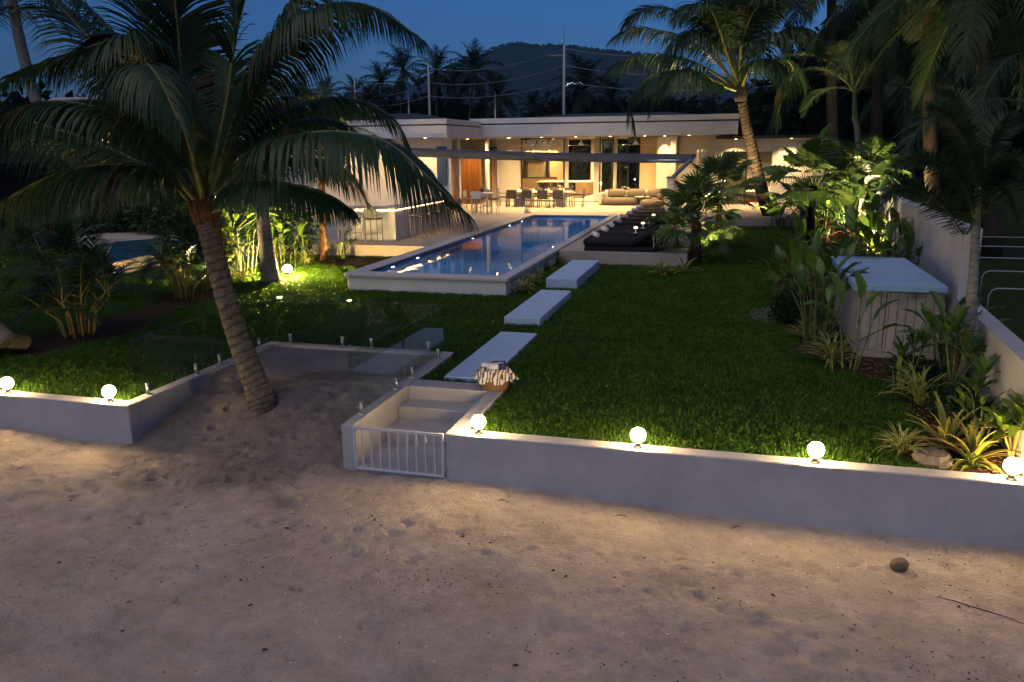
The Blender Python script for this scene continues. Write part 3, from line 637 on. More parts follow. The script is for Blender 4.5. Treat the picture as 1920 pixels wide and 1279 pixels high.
tag(MB().lathe([(.07, 0), (.10, .06), (.10, .12), (.045, .19), (.03, .22), (.03, .26), (.0, .26)], 14).build('vase', m_pot, None, True, (-11.05, 35.2, DZ + .922)), 'dark round vase on the small square table', 'vase')
ln = thing('floor_lantern', 'tall slim metal lantern standing between dining table and pool', 'lantern', (-9.02, 35.6, DZ))
for x in (-.1, .1):
    for y in (-.1, .1): MB().tube([(x, y, 0), (x * .8, y * .8, .6)], .012, 6).build('post', m_rack, ln)
MB().bbox(-.13, .13, -.13, .13, 0, .025, .004).build('base', m_rack, ln); MB().bbox(-.11, .11, -.11, .11, .6, .63, .004).build('lid', m_rack, ln)
MB().lathe([(.04, .025), (.04, .2), (.0, .21)], 12).build('candle', m_plate, ln, True)
# sofa
sf = thing('corner_sofa', 'low grey outdoor corner sofa with plump cushions by the glass doors', 'sofa', (-4.9, 41.2, DZ))
MB().bbox(-1.5, .35, -.55, .45, .02, .38, .1).build('seat', m_fabric, sf, True); MB().bbox(.37, 1.5, -.55, .45, .02, .38, .1).build('seat', m_fabric, sf, True)
MB().bbox(.55, 1.6, -2.2, -.57, .02, .36, .1).build('chaise', m_fabric, sf, True)
MB().bbox(-1.55, 1.6, .47, .68, .0, .72, .05).build('back_frame', m_wframe, sf); MB().bbox(-1.72, -1.56, -.5, .68, .0, .62, .05).build('arm', m_wframe, sf)
for x0, x1 in ((-1.35, -.45), (-.35, .55), (.65, 1.5)): MB().bbox(x0, x1, .18, .45, .38, .80, .09).build('back_cushion', m_cushion, sf, True)
MB().bbox(1.3, 1.6, -1.5, -.65, .37, .75, .09).build('back_cushion', m_cushion, sf, True)
for k, (px, py, s) in enumerate([(1168, 383, 'left of the pair'), (1204, 386, 'right of the pair')]):
    q = gz(px, py, DZ); ct = thing('coffee_table', 'small round white coffee table before the sofa, ' + s, 'table', q, 0, 'white coffee tables')
    MB().lathe([(.36, .44), (.38, .45), (.38, .47), (.0, .47)], 24).build('table_top', m_plate, ct)
    for a in (0, 120, 240):
        c, s_ = math.cos(R(a + 20)), math.sin(R(a + 20)); MB().tube([(c * .33, s_ * .33, 0), (c * .16, s_ * .16, .44)], .012, 6).build('leg', m_plate, ct)
q = gz(1168, 383, DZ)
vz = thing('flower_vase', 'glass vase of white flowers on the left coffee table', 'vase', (q.x + .1, q.y, DZ + .472))
MB().lathe([(.06, 0), (.07, .16), (.065, .16), (.055, .01)], 12).build('vase', m_pane, vz, True)
for k in range(7):
    a = k * .9; e = (math.cos(a) * .17, math.sin(a) * .17, .32 + .03 * (k % 3))
    s_ = MB().tube([(0, 0, .02), (e[0] * .4, e[1] * .4, .2), e], .006, 5).build('stem', m_stem, vz); MB().lathe([(.0, 0), (.05, .01), (.06, .04), (.0, .05)], 7, e).build('flower', m_petal, s_)
q = gz(1204, 386, DZ)
tag(MB().lathe([(.09, 0), (.10, .05), (.10, .15), (.08, .16), (.0, .16)], 14).build('pot', m_fabric, None, True, (q.x + .1, q.y, DZ + .472)), 'round grey pot on the right coffee table', 'pot')
# loungers along the pool
def lounger_proto():
    o = link('sun_lounger', None)
    MB().bbox(-1.95, .05, -.55, .55, .0, .14, .02).build('base', m_charcoal, o)
    MB().bbox(-1.98, -.55, -.57, .57, .143, .34, .05).build('mattress', m_charcoal, o, True)
    ang = R(33); c, s = math.cos(ang), math.sin(ang); b = MB().bbox(0, .85, -.57, .57, 0, .17, .05)
    b.v = [(-.54 + x * c - z * s, y, .17 + x * s + z * c) for x, y, z in b.v]; b.build('backrest', m_charcoal, o, True)
    b = MB().bbox(.5, .82, -.4, .4, .172, .25, .03); b.v = [(-.54 + x * c - z * s, y, .17 + x * s + z * c) for x, y, z in b.v]; b.build('head_cushion', m_charcoal, o, True)
    for y in (-.45, .45): MB().tube([(.0, y, .1), (-.02, y, .48)], .014, 6).build('strut', m_steel, o)
    return o
lo = lounger_proto()
tw = MB(); n = 18
tw.tube([(0, -.26, 0), (0, -.255, 0), (0, .255, 0), (0, .26, 0)], [.05, .072, .072, .05], 14)
twm = tw.mesh('towel', m_towel, True)
ords = ['nearest', 'second', 'third', 'fourth', 'fifth', 'sixth', 'seventh', 'farthest']
ys_ = [22.98, 24.6, 26.1, 27.7, 29.35, 31.05, 32.7, 34.3]
for k, y in enumerate(ys_):
    o = lo if k == 0 else copy_tree(lo); o.location = (-2.08, y, DZ)
    pos = 'nearest the lawn' if k == 0 else ('farthest from the lawn' if k == 7 else ords[k] + ' from the lawn')
    tag(o, 'low charcoal sun lounger in the poolside row, ' + pos, 'sun lounger', 'sun loungers beside the pool')
    tag(link('rolled_towel', twm, None, (-3.82, y + .05, DZ + .412), R(25 + 7 * math.sin(k * 2.1))), 'white rolled towel on the foot of the sun lounger ' + pos, 'towel', 'rolled towels on the loungers')
lamps = [(-2.75, 23.85, 'between the two nearest loungers'), (-2.7, 25.35, 'between the second and third loungers'), (-2.68, 26.95, 'between the third and fourth loungers'), (-2.68, 28.55, 'between the fourth and fifth loungers'), (-2.68, 33.5, 'between the two farthest loungers')]
for x, y, s in lamps:
    q = thing('side_table', 'small dark round side table ' + s, 'table', (x, y, DZ), 0, 'side tables between the loungers')
    MB().lathe([(.15, 0), (.15, .012), (.015, .02), (.015, .36), (.19, .365), (.19, .385), (0, .385)], 16).build('table_body', m_dark, q, True)
    q = thing('table_lamp', 'small lit table lamp ' + s, 'lamp', (x, y, DZ + .386), 0, 'little lamps among the loungers')
    MB().lathe([(.05, 0), (.05, .01), (.01, .015), (.01, .13), (0, .13)], 12).build('stem', m_plate, q, True)
    MB().lathe([(.035, .13), (.065, .135), (.05, .19), (0, .19)], 14).build('lamp_shade', m_shade, q, True)
# shade awning across the pool
aw = thing('shade_awning', 'long grey shade awning stretched across above the pool', 'awning', (-1.3, 26, 0))
n = 24; b = MB(); prof = [(0, 0), (.05, .12), (.22, .19), (1.9, .18), (1.9, .15), (.24, .12), (.10, -.06), (.02, -.08)]
for k in range(n + 1):
    q = k / n; x = -10.2 * q; z = 2.78 + .30 * q - .05 * math.sin(math.pi * q)
    b.v += [(x, y, z + zz) for y, zz in prof]
m_ = len(prof)
for k in range(n):
    for j in range(m_): b.f.append((k * m_ + j, k * m_ + (j + 1) % m_, (k + 1) * m_ + (j + 1) % m_, (k + 1) * m_ + j)); b.m.append(0)
b.f += [tuple(range(m_)), tuple(n * m_ + j for j in reversed(range(m_)))]; b.m += [0, 0]
b.build('fabric', m_awning, aw)
MB().tube([(.0, -.02, 2.76), (-1.4, -.02, 2.80)], .05, 10).build('roller', m_steel, aw, True)
MB().tube([(-.62, -1.0, 2.20), (-.05, -.1, 2.80)], .06, 8).tube([(-.05, -.1, 2.8), (.0, 1.9, 2.92)], .045, 8).build('arm', m_rack, aw)
MB().tube([(-10.2, .1, 3.15), (LXR - .0 + 1.3, 6.98, 3.85)], .012, 6).build('stay_cable', m_steel, aw)
ps = thing('awning_post', 'square pale post carrying the awning arm behind the loungers', 'post', (-1.86, 25.0, DZ))
MB().bbox(-.11, .11, -.11, .11, 0, 1.92, .01).build('shaft', m_white, ps); MB().bbox(-.13, .13, -.13, .13, 1.923, 1.98, .01).build('cap', m_rack, ps)
MB().bbox(-.16, .16, -.16, .16, 0, .04, .01).build('base_plate', m_white, ps)
# ceiling fans below the eave
for px, s in ((996, 'left'), (1089, 'middle'), (1191, 'right')):
    Y = 40.3; z0 = SO + .02; x = hx(px, Y)
    fn = thing('ceiling_fan', 'white ceiling fan under the eave, %s one of three' % s, 'fan', (x, Y, z0), 0, 'ceiling fans under the eave')
    MB().tube([(0, 0, 0), (0, 0, -.22)], .018, 8).build('rod', m_plate, fn)
    MB().lathe([(.03, -.2), (.05, -.26), (.14, -.38), (.14, -.42), (0, -.45)], 16).build('motor', m_plate, fn, True)
    for k in range(3):
        b = MB().bbox(.1, 1.05, -.06, .06, -.44, -.425, .004); a = k * 2 * math.pi / 3 + .05
        b.v = [(X * math.cos(a) - Y_ * math.sin(a), X * math.sin(a) + Y_ * math.cos(a), Z) for X, Y_, Z in b.v]; b.build('blade', m_plate, fn)
# ------------------------------------------------------------------ lit lamps of the house
dl = MB().lathe([(.06, 0), (.06, -.012), (.045, -.014), (.0, -.014)], 14).mesh('lens', m_lens)
def downlight(x, y, z, lab, e=60, ang=110, col=WARM, size=.05, grp='ceiling downlights'):
    t = thing('downlight', lab, 'lamp', (x, y, z), 0, grp); link('lens', dl, t)
    light('downlight_beam', 'SPOT', (0, 0, -.03), e, col, t, size, (0, 0, -1), ang, .8)
zs = SO + .02
for k, px in enumerate((950, 1010, 1075, 1140, 1205)):
    downlight(hx(px, 41), 41.6, zs, 'round downlight in the main eave, number %s from the left' % ['one', 'two', 'three', 'four', 'five'][k], 420, 130)
downlight(hx(1245, 42.7), 42.6, zs, 'round downlight washing the wall right of the folded doors', 260, 80)
downlight(hx(955, 43.2), 43.0, zs, 'round downlight washing the wall left of the glass front', 120, 90)
downlight(hx(1290, 41.5), 41.5, zs, 'round downlight in the eave above the recess by the battens', 330, 120)
for k, px in enumerate((990, 1000, 1010, 1021, 1031, 1041)):
    q = hx(px, IY); t = thing('track_spot', 'black spotlight on the kitchen ceiling, %s from the left' % ['first', 'second', 'third', 'fourth', 'fifth', 'sixth'][k], 'lamp', (q, IY - .55, SO), 0, 'kitchen spotlights')
    MB().tube([(0, 0, 0), (0, 0, -.08), (.0, .06, -.24)], [.02, .05, .05], 10).build('spot_body', m_dark, t)
    light('spot_beam', 'SPOT', (0, .075, -.27), 300, WARM, t, .03, (0, .5, -1), 50, .7)
for x, y, s in ((-10.5, 46.5, 'left'), (-7.8, 46.5, 'middle'), (-5.2, 46.5, 'right')):
    downlight(x, y, zs, 'round downlight on the living room ceiling, front row %s' % s, 1000, 174); downlight(x - .6, 50.4, zs, 'round downlight on the living room ceiling, rear row %s' % s, 1400, 176)
downlight(WX(1425), 44.2, 3.54, 'round downlight on the bedroom ceiling', 1200, 150)
downlight(WX(1378), 41.2, 3.54, 'round downlight under the dark roof edge of the bedroom wing', 600, 120)
downlight(WX(1480), 41.2, 3.54, 'round downlight at the outer end of the bedroom wing', 500, 120)
for k, (x, y) in enumerate(((-17.5, 33.9), (-15.2, 33.9), (-13.2, 33.9))):
    downlight(x, y, 3.69, 'round downlight in the bar wing eave, %s' % ['left', 'middle', 'right'][k], 260, 120)
downlight(hx(875, 40), 40.2, 3.69, 'round downlight before the timber screen', 330, 110)
for k, px in enumerate((930, 1000, 1075, 1150, 1225)):  # extra row of lamps put in to warm the terrace floor
    downlight(hx(px, 38.7), 38.6, zs, 'added downlight warming the terrace from the front of the main eave, number %s from the left' % ['one', 'two', 'three', 'four', 'five'][k], 620, 165)
# ================================================================== PLANTS: generators
def frond_mesh(name, pts, n=70, ll=.7, wd=.035, hang=.55, seg=4, r0=.03, seed=0, t0=.16, mats=None, lift=.15, plume=0, tipf=.35, jit=.09, fwd=(.35, 1.15)):
    r = np.random.default_rng(seed); P = catmull(pts, 36); S = np.linspace(0, 1, 36)
    tt = np.linspace(t0, .995, n); ii = tt * 35; i0 = np.clip(ii.astype(int), 0, 34); u = (ii - i0)[:, None]
    base = P[i0] * (1 - u) + P[i0 + 1] * u; T = nrm(np.gradient(P, axis=0)); Tn = nrm(T[i0] * (1 - u) + T[i0 + 1] * u)
    # stable side vector along the whole stalk
    side = np.cross(Tn, np.array([0, 0, 1.0])); ref = side.sum(0); s0 = nrm(np.cross(P[-1] - P[0], [0, 0, 1.0]) + 1e-6)
    bad = np.linalg.norm(side, axis=1) < .25; side[bad] = s0
    side = nrm(side); sg = np.sign((side * s0).sum(1)); sg[sg == 0] = 1; side = side * sg[:, None]
    up = nrm(np.cross(side, Tn)); up = up * np.where(up[:, 2:3] < 0, -1, 1)
    prof = np.interp(tt, [t0, t0 + .12, .42, .75, 1], [.45, .8, 1, .8, tipf])
    VV = []; QQ = []; off = 0; BM = []
    for s in (-1, 1):
        reps = 1 if not plume else 3
        for rep in range(reps):
            a = np.interp(tt, [t0, 1], fwd) + r.normal(0, jit, n)
            li = lift + r.normal(0, jit, n) + (0 if not plume else (rep - 1) * .75)
            d = side * s * np.cos(a)[:, None] + Tn * np.sin(a)[:, None] + up * li[:, None]; d = nrm(d)
            L = ll * prof * r.uniform(.86, 1.08, n) * np.where(r.random(n) < .05, r.uniform(.25, .7, n), 1); br = (r.random(n) < .02) | (np.abs(tt - r.uniform(.3, 1.5)) < .02); hg = hang * r.uniform(1 - jit * 2.2, 1 + jit * 2.6, n)
            p = base + Tn * r.normal(0, .004, n)[:, None]
            wv = nrm(Tn - d * (Tn * d).sum(1, keepdims=True))
            rows = []
            wp = [.55, 1.0, .85, .55, .0] if seg == 4 else [.6, 1.0, .7, .0]
            for k in range(seg + 1):
                ww = wd * wp[k] * .5 * np.clip(prof, .5, 1); rows.append(p - wv * ww[:, None]); rows.append(p + wv * ww[:, None])
                d = nrm(d + np.array([0, 0, -1.0]) * (hg * (.35 + .45 * k) / seg * 1.6)[:, None]); p = p + d * (L / seg)[:, None]
                wv = nrm(wv - d * (wv * d).sum(1, keepdims=True))
            A = np.stack(rows, 1).reshape(-1, 3); m = (seg + 1) * 2; st = np.arange(n)[:, None] * m + off
            for k in range(seg): QQ.append(np.stack([st[:, 0] + 2 * k, st[:, 0] + 2 * k + 1, st[:, 0] + 2 * k + 3, st[:, 0] + 2 * k + 2], 1))
            VV.append(A); off += len(A); BM.append(np.tile(br, seg))
    # stalk
    ns = 6; Pr = P[::2]; k = len(Pr); Tr = nrm(np.gradient(Pr, axis=0)); rad = np.interp(np.linspace(0, 1, k), [0, .12, .3, 1], [r0 * 1.5, r0, r0 * .62, r0 * .12])
    sd = nrm(np.cross(Tr, s0[None] * .01 + np.array([[0, 0, 1.0]])) + s0 * 1e-3); u2 = np.cross(sd, Tr)
    th = np.arange(ns) * 2 * math.pi / ns
    ring = Pr[:, None] + (sd[:, None] * np.cos(th)[None, :, None] + u2[:, None] * np.sin(th)[None, :, None] * .8) * rad[:, None, None]
    VV.append(ring.reshape(-1, 3)); nl = sum(len(q) for q in QQ)
    b = off; I = np.arange(k - 1)[:, None]; J = np.arange(ns)[None]; J2 = (J + 1) % ns
    qs = np.stack([b + I * ns + J, b + I * ns + J2, b + (I + 1) * ns + J2, b + (I + 1) * ns + J], -1).reshape(-1, 4); QQ.append(qs)
    mats = mats or [m_palm, m_rachis]; mi = np.concatenate([np.concatenate(BM) * (2 if len(mats) > 2 else 0), np.ones(len(qs))])
    return npmesh(name, np.concatenate(VV), np.concatenate(QQ), mats or [m_palm, m_rachis], mi)
def arc(elev, length, droop, n=6):
    # canonical stalk curve leaving the origin along +X at the given elevation, bending down
    pts = [Vector((0, 0, 0))]; e = R(elev); p = Vector((0, 0, 0)); k = 10
    for i in range(k):
        p = p + Vector((math.cos(e), 0, math.sin(e))) * (length / k); e -= R(droop) / k * (.5 + i / k); pts.append(p.copy())
    return pts
def trunk_mesh(name, pts, radii, mat_, ring=.08, sides=20, amp=.05, dark=.45, seed=1):
    r = np.random.default_rng(seed); L = sum((Vector(pts[i + 1]) - Vector(pts[i])).length for i in range(len(pts) - 1))
    n = max(12, int(L / ring) * 4 + 1); P = catmull(pts, n); S = np.linspace(0, 1, n); rad = np.interp(S, np.linspace(0, 1, len(radii)), radii)
    nr = max(2, int(L / ring)); edges = np.sort(np.concatenate([[0], np.linspace(0, 1, nr)[1:-1] + r.normal(0, .12 / nr, nr - 2), [1]]))
    ph = np.interp(S, edges, np.arange(len(edges))) % 1
    T = nrm(np.gradient(P, axis=0)); a = nrm(np.cross(T, [0, 1.0, 0.05])); b = np.cross(T, a); th = np.arange(sides) * 2 * math.pi / sides
    wob = r.normal(0, .02, (n, sides)); wob = (wob + np.roll(wob, 1, 1) + np.roll(wob, -1, 1)) / 2
    tilt = .35 * np.sin(th[None] + r.uniform(0, 6)) ; ph2 = (np.interp(S, edges, np.arange(len(edges)))[:, None] + tilt * .5) % 1
    rr = rad[:, None] * (1 + amp * (ph2 - .5) + wob)
    V = P[:, None] + (a[:, None] * np.cos(th)[None, :, None] + b[:, None] * np.sin(th)[None, :, None]) * rr[..., None]
    I = np.arange(n - 1)[:, None]; J = np.arange(sides)[None]; J2 = (J + 1) % sides
    Q = np.stack([I * sides + J, I * sides + J2, (I + 1) * sides + J2, (I + 1) * sides + J], -1).reshape(-1, 4)
    me = npmesh(name, V.reshape(-1, 3), Q, mat_, smooth=True)
    c = np.where(ph2 < .24, dark, 1.0) * r.uniform(.85, 1.1, (n, sides)); col = np.repeat(c.ravel()[:, None], 4, 1); col[:, 3] = 1
    at_ = me.color_attributes.new('ring', 'FLOAT_COLOR', 'POINT'); at_.data.foreach_set('color', col.astype(np.float32).ravel()); return me
def rel(pts, o): return [Vector(p) - Vector(o) for p in pts]
def fan_mesh(name, Rl=.6, n=30, spread=250, pet=.7, droop=.25, mats=None, seed=0, split=.55, petr=.010):
    r = np.random.default_rng(seed); b = MB(); p1 = Vector((pet, 0, pet * .25))
    b.tube([(0, 0, 0), (pet * .5, 0, pet * .16), p1], [petr * 1.5, petr, petr * .8], 5, 1)
    for k in range(n):
        a = R(-spread / 2 + spread * k / (n - 1)); da = R(spread / (n - 1)) * .52; L = Rl * (1 - .25 * abs(a) / R(spread / 2)) * r.uniform(.93, 1.05)
        pl = .02 * (1 if k % 2 else -1)
        def q(rad, ang, dz): return p1 + Vector((math.cos(ang) * rad, math.sin(ang) * rad, .12 * rad * math.cos(ang) - droop * rad * rad / Rl + dz + .18 * abs(math.sin(ang)) * rad * .5))
        rs = L * split; vs = [q(.01, a, 0), q(rs * .6, a - da, pl * .5), q(rs * .6, a + da, -pl * .5), q(rs, a - da * .95, pl), q(rs, a + da * .95, -pl), q(L * .82, a - da * .35, -.02 * Rl), q(L * .82, a + da * .35, -.02 * Rl), q(L, a, -.14 * Rl * r.uniform(.5, 1.4))]
        b.add(vs, [(0, 1, 2), (1, 3, 4, 2), (3, 5, 6, 4), (5, 7, 6)])
    return b.mesh(name, mats or [m_palm, m_rachis2])
def paddle_mesh(name, L=.6, W=.2, pet=.3, bend=.6, mats=None, fold=.25, seed=0, wave=.012, k=9, tip=1.0):
    # an oval leaf with a midrib and two folded halves on a short stalk, leaving the origin along +X
    r = random.Random(seed); b = MB(); e = R(62); p = Vector((0, 0, 0)); ctr = [p.copy()]; tot = pet + L; n = 4 + k
    for i in range(n):
        p = p + Vector((math.cos(e), 0, math.sin(e))) * (pet / 4 if i < 4 else L / k); ctr.append(p.copy()); e -= bend * (.25 if i < 4 else 1.0) / n * 1.6
    b.tube(ctr[:5], [.012, .011, .010, .009, .008], 5, 1)
    vs = []
    for i in range(k + 1):
        c = ctr[4 + i]; t = i / k; ww = W * .5 * (math.sin(math.pi * min(1, t ** .8 * .97 + .02)) ** .75) * (1 if t < .97 else .3); dz = fold * ww
        wv = wave * math.sin(i * 1.9 + r.random())
        vs += [c + Vector((0, -ww, dz + wv)), c + Vector((0, -ww * .5, dz * .35)), c, c + Vector((0, ww * .5, dz * .35)), c + Vector((0, ww, dz - wv))]
    fs = [(i * 5 + j, i * 5 + j + 1, i * 5 + j + 6, i * 5 + j + 5) for i in range(k) for j in range(4)]
    b.add(vs, fs); return b.mesh(name, mats or [m_leaf, m_stem], True)
def strap(b, L, W, az, elev, bend, base=(0, 0, 0), k=5, m_mid=0, m_edge=1, edge=.28, fold=.25, tipw=.0, rnd=None):
    e = R(elev); p = Vector(base); ca, sa = math.cos(az), math.sin(az); rows = []
    for i in range(k + 1):
        t = i / k; w_ = W * .5 * (min(1, .7 + t) if t < .6 else max(tipw, (1 - t) / .4) ** .7)
        sd = Vector((-sa, ca, 0)); rows.append([p - sd * w_ + Vector((0, 0, fold * w_)), p - sd * w_ * (1 - 2 * edge), p + sd * w_ * (1 - 2 * edge), p + sd * w_ + Vector((0, 0, fold * w_))])
        p = p + Vector((ca * math.cos(e), sa * math.cos(e), math.sin(e))) * (L / k); e -= bend / k * (.6 + .8 * t)
    vs = [q for row in rows for q in row]
    for j, m in ((0, m_edge), (1, m_mid), (2, m_edge)): b.add([], [], 0)
    o = len(b.v); b.v += [tuple(q) for q in vs]
    for i in range(k):
        for j, m in ((0, m_edge), (1, m_mid), (2, m_edge)): b.f.append((o + i * 4 + j, o + i * 4 + j + 1, o + i * 4 + j + 5, o + i * 4 + j + 4)); b.m.append(m)
def leaf_cloud(name, blobs, n, size, mats, seed=0, flat=.5, shell=.55):
    # blobs: (x, y, z, rx, ry, rz); n leaves spread through them; each leaf is a small folded diamond
    r = np.random.default_rng(seed); B = np.array(blobs, float); w_ = B[:, 3] * B[:, 4] * B[:, 5]; w_ = w_ ** .7; idx = r.choice(len(B), n, p=w_ / w_.sum())
    d = nrm(r.normal(size=(n, 3))); rad = (shell + (1 - shell) * r.random(n)) ** 1.0 * r.uniform(.75, 1.08, n)
    c = B[idx, :3] + d * rad[:, None] * B[idx, 3:]
    ax = nrm(r.normal(size=(n, 3)) * [1, 1, flat] + d * .6 + [0, 0, -.25]); t = nrm(np.cross(ax, r.normal(size=(n, 3)))); s = size * r.uniform(.6, 1.35, n)[:, None]
    nn = np.cross(ax, t)
    V = np.stack([c, c + ax * s * .5 + t * s * .24 + nn * s * .06, c + ax * s, c + ax * s * .5 - t * s * .24 + nn * s * .06], 1).reshape(-1, 3)
    Q = np.arange(n * 4).reshape(n, 4); return npmesh(name, V, Q, mats)

# ------------------------------------------------------------------ lawn grass (nobody could count it)
def tuft_obj(name, seed, n=34, rad=.085, h=.066):
    r = np.random.default_rng(seed); a = r.uniform(0, 2 * math.pi, n); q = np.sqrt(r.random(n)) * rad; c = np.stack([np.cos(a) * q, np.sin(a) * q, np.full(n, -.012)], 1)
    b_ = r.uniform(0, 2 * math.pi, n); dx = np.stack([np.cos(b_), np.sin(b_), np.zeros(n)], 1); sd = np.stack([-np.sin(b_), np.cos(b_), np.zeros(n)], 1)
    H = h * r.uniform(.6, 1.35, n); lean = r.uniform(.2, .95, n)[:, None]; w_ = r.uniform(.0045, .0085, n)[:, None]
    up = np.array([0, 0, 1.0]); m1 = c + up * (H * .6)[:, None] + dx * H[:, None] * lean * .3; m2 = c + up * (H * .95)[:, None] * (1 - .35 * lean) + dx * H[:, None] * lean * .95
    V = np.stack([c - sd * w_, c + sd * w_, m1 + sd * w_ * .9, m1 - sd * w_ * .9, m2], 1).reshape(-1, 3); s = np.arange(n)[:, None] * 5
    Q = np.concatenate([np.concatenate([s + 0, s + 1, s + 2], 1), np.concatenate([s + 0, s + 2, s + 3], 1), np.concatenate([s + 3, s + 2, s + 4], 1)])
    return bpy.data.objects.new(name, npmesh(name, V, Q, m_grass))
def scatter(name, pts, tufts, smin, smax, label, cat):
    me = bpy.data.meshes.new(name); me.vertices.add(len(pts)); me.vertices.foreach_set('co', np.asarray(pts, np.float32).ravel())
    o = link(name, me); tag(o, label, cat, None, 'stuff')
    ng = bpy.data.node_groups.new(name + '_nodes', 'GeometryNodeTree'); ng.interface.new_socket('Geometry', in_out='INPUT', socket_type='NodeSocketGeometry'); ng.interface.new_socket('Geometry', in_out='OUTPUT', socket_type='NodeSocketGeometry')
    N = ng.nodes; L = ng.links; gi = N.new('NodeGroupInput'); go = N.new('NodeGroupOutput'); jn = N.new('GeometryNodeJoinGeometry')
    idx = N.new('GeometryNodeInputIndex')
    for k, tf in enumerate(tufts):
        oi = N.new('GeometryNodeObjectInfo'); oi.inputs['Object'].default_value = tf; oi.inputs['As Instance'].default_value = True
        ip = N.new('GeometryNodeInstanceOnPoints'); md = N.new('ShaderNodeMath'); md.operation = 'MODULO'; md.inputs[1].default_value = len(tufts)
        cp = N.new('ShaderNodeMath'); cp.operation = 'COMPARE'; cp.inputs[1].default_value = k; cp.inputs[2].default_value = .5
        L.new(idx.outputs[0], md.inputs[0]); L.new(md.outputs[0], cp.inputs[0]); L.new(cp.outputs[0], ip.inputs['Selection'])
        rv = N.new('FunctionNodeRandomValue'); rv.data_type = 'FLOAT_VECTOR'; rv.inputs[0].default_value = (-.1, -.1, 0); rv.inputs[1].default_value = (.1, .1, 6.283)
        rs = N.new('FunctionNodeRandomValue'); rs.data_type = 'FLOAT'; rs.inputs[2].default_value = smin; rs.inputs[3].default_value = smax
        e2r = N.new('FunctionNodeEulerToRotation'); L.new(rv.outputs[0], e2r.inputs[0])
        L.new(gi.outputs[0], ip.inputs['Points']); L.new(oi.outputs['Geometry'], ip.inputs['Instance']); L.new(e2r.outputs[0], ip.inputs['Rotation']); L.new(rs.outputs[1], ip.inputs['Scale']); L.new(ip.outputs[0], jn.inputs[0])
    L.new(jn.outputs[0], go.inputs[0]); md_ = o.modifiers.new('scatter', 'NODES'); md_.node_group = ng; return o
def lawn_points():
    out = []
    r = np.random.default_rng(5)
    def region(x0, x1, y0, y1, sp):
        xs = np.arange(x0, x1, sp); ys = np.arange(y0, y1, sp); X, Y = np.meshgrid(xs, ys); n = X.size
        P = np.stack([X.ravel() + r.uniform(-.5, .5, n) * sp, Y.ravel() + r.uniform(-.5, .5, n) * sp], 1); out.append(P)
    region(-14.5, 3.2, 8.3, 14, .082); region(-16, 3.6, 14, 23, .095); region(-1.2, 4.3, 23, 42, .14); region(-20, -12, 23, 30, .16); region(-24, -14.5, 9, 23, .15)
    P = np.concatenate(out); x, y = P[:, 0], P[:, 1]; k = np.ones(len(P), bool)
    def cut(x0, x1, y0, y1, m=.05): nonlocal k; k &= ~((x > x0 - m) & (x < x1 + m) & (y > y0 - m) & (y < y1 + m))
    cut(BX0 - .17, -4.19, 8, BY1 + .17); cut(-4.34, -2.85, 8, 10.1); cut(-3.87, -3.20, 10.35, 13.3, .04); cut(-4.03, -3.34, 14.08, 17.1, .04); cut(-4.16, -3.42, 18.15, 21.4, .04)
    cut(ox0, ox1, oy0, oy1, .05); cut(-4.8, -1.15, 22.3, 60, .06); cut(-22, -8.6, 22.6, 60, .06); cut(1.98, 3.4, 13.05, 16.1, .03)
    k &= x < bxl(y) - .08
    k &= ~((y > 10) & (y < 16.2) & (np.abs(x - (-11.15 - .11 * (y - 10.5))) < .62 + .25 * np.sin(y * 1.7)))       # mulch strip on the left
    k &= ~mulch_right(x, y)
    k &= ~(((x + 10.5) ** 2 / 1.6 + (y - 21.4) ** 2 / .8) < 1)
    P = P[k]; return np.column_stack([P, np.full(len(P), -.018)])
def mulch_right(x, y):
    e = np.interp(y, [8.2, 9.0, 10.2, 11.6, 12.6, 13.4, 15, 17, 20, 24, 28, 34], [2.05, 2.0, 2.35, 2.3, 1.35, 1.15, 1.15, 1.25, 1.15, 1.4, 1.9, 2.3])
    return x > e + .12 * np.sin(y * 4.1)
lp = lawn_points()
scatter('lawn_grass', lp, [tuft_obj('tuft_%d' % k, 40 + k) for k in range(4)], .75, 1.25, 'short green lawn grass round the pool and slabs', 'grass')
# mulch and gravel sheets under the planting
def sheet(name, fn, x0, x1, y0, y1, m, z=.0, st=.12):
    xs = np.arange(x0, x1, st); ys = np.arange(y0, y1, st); X, Y = np.meshgrid(xs, ys); Z = z + .03 * vnoise(X, Y, 3, 9) + .025 * vnoise(X, Y, 9, 8)
    idx = np.arange(X.size).reshape(X.shape); Q = np.stack([idx[:-1, :-1], idx[:-1, 1:], idx[1:, 1:], idx[1:, :-1]], -1).reshape(-1, 4)
    Q = Q[fn(X[:-1, :-1].ravel() + st / 2, Y[:-1, :-1].ravel() + st / 2)]; return struct(link(name, npmesh(name, np.stack([X, Y, Z], -1).reshape(-1, 3), Q, m, smooth=True)))
sheet('mulch_bed', lambda x, y: mulch_right(x + .08, y) & (x < bxl(y)), .8, 4.6, 8.31, 34, m_mulch, .005)
sheet('mulch_strip', lambda x, y: np.abs(x - (-11.15 - .11 * (y - 10.5))) < .75 + .25 * np.sin(y * 1.7), -13.5, -9.5, 9.9, 16.3, m_mulch, -.005)
sheet('mulch_patch', lambda x, y: ((x + 10.5) ** 2 / 1.9 + (y - 21.4) ** 2 / 1.0) < 1, -12.5, -8.8, 20, 22.55, m_mulch, -.005)
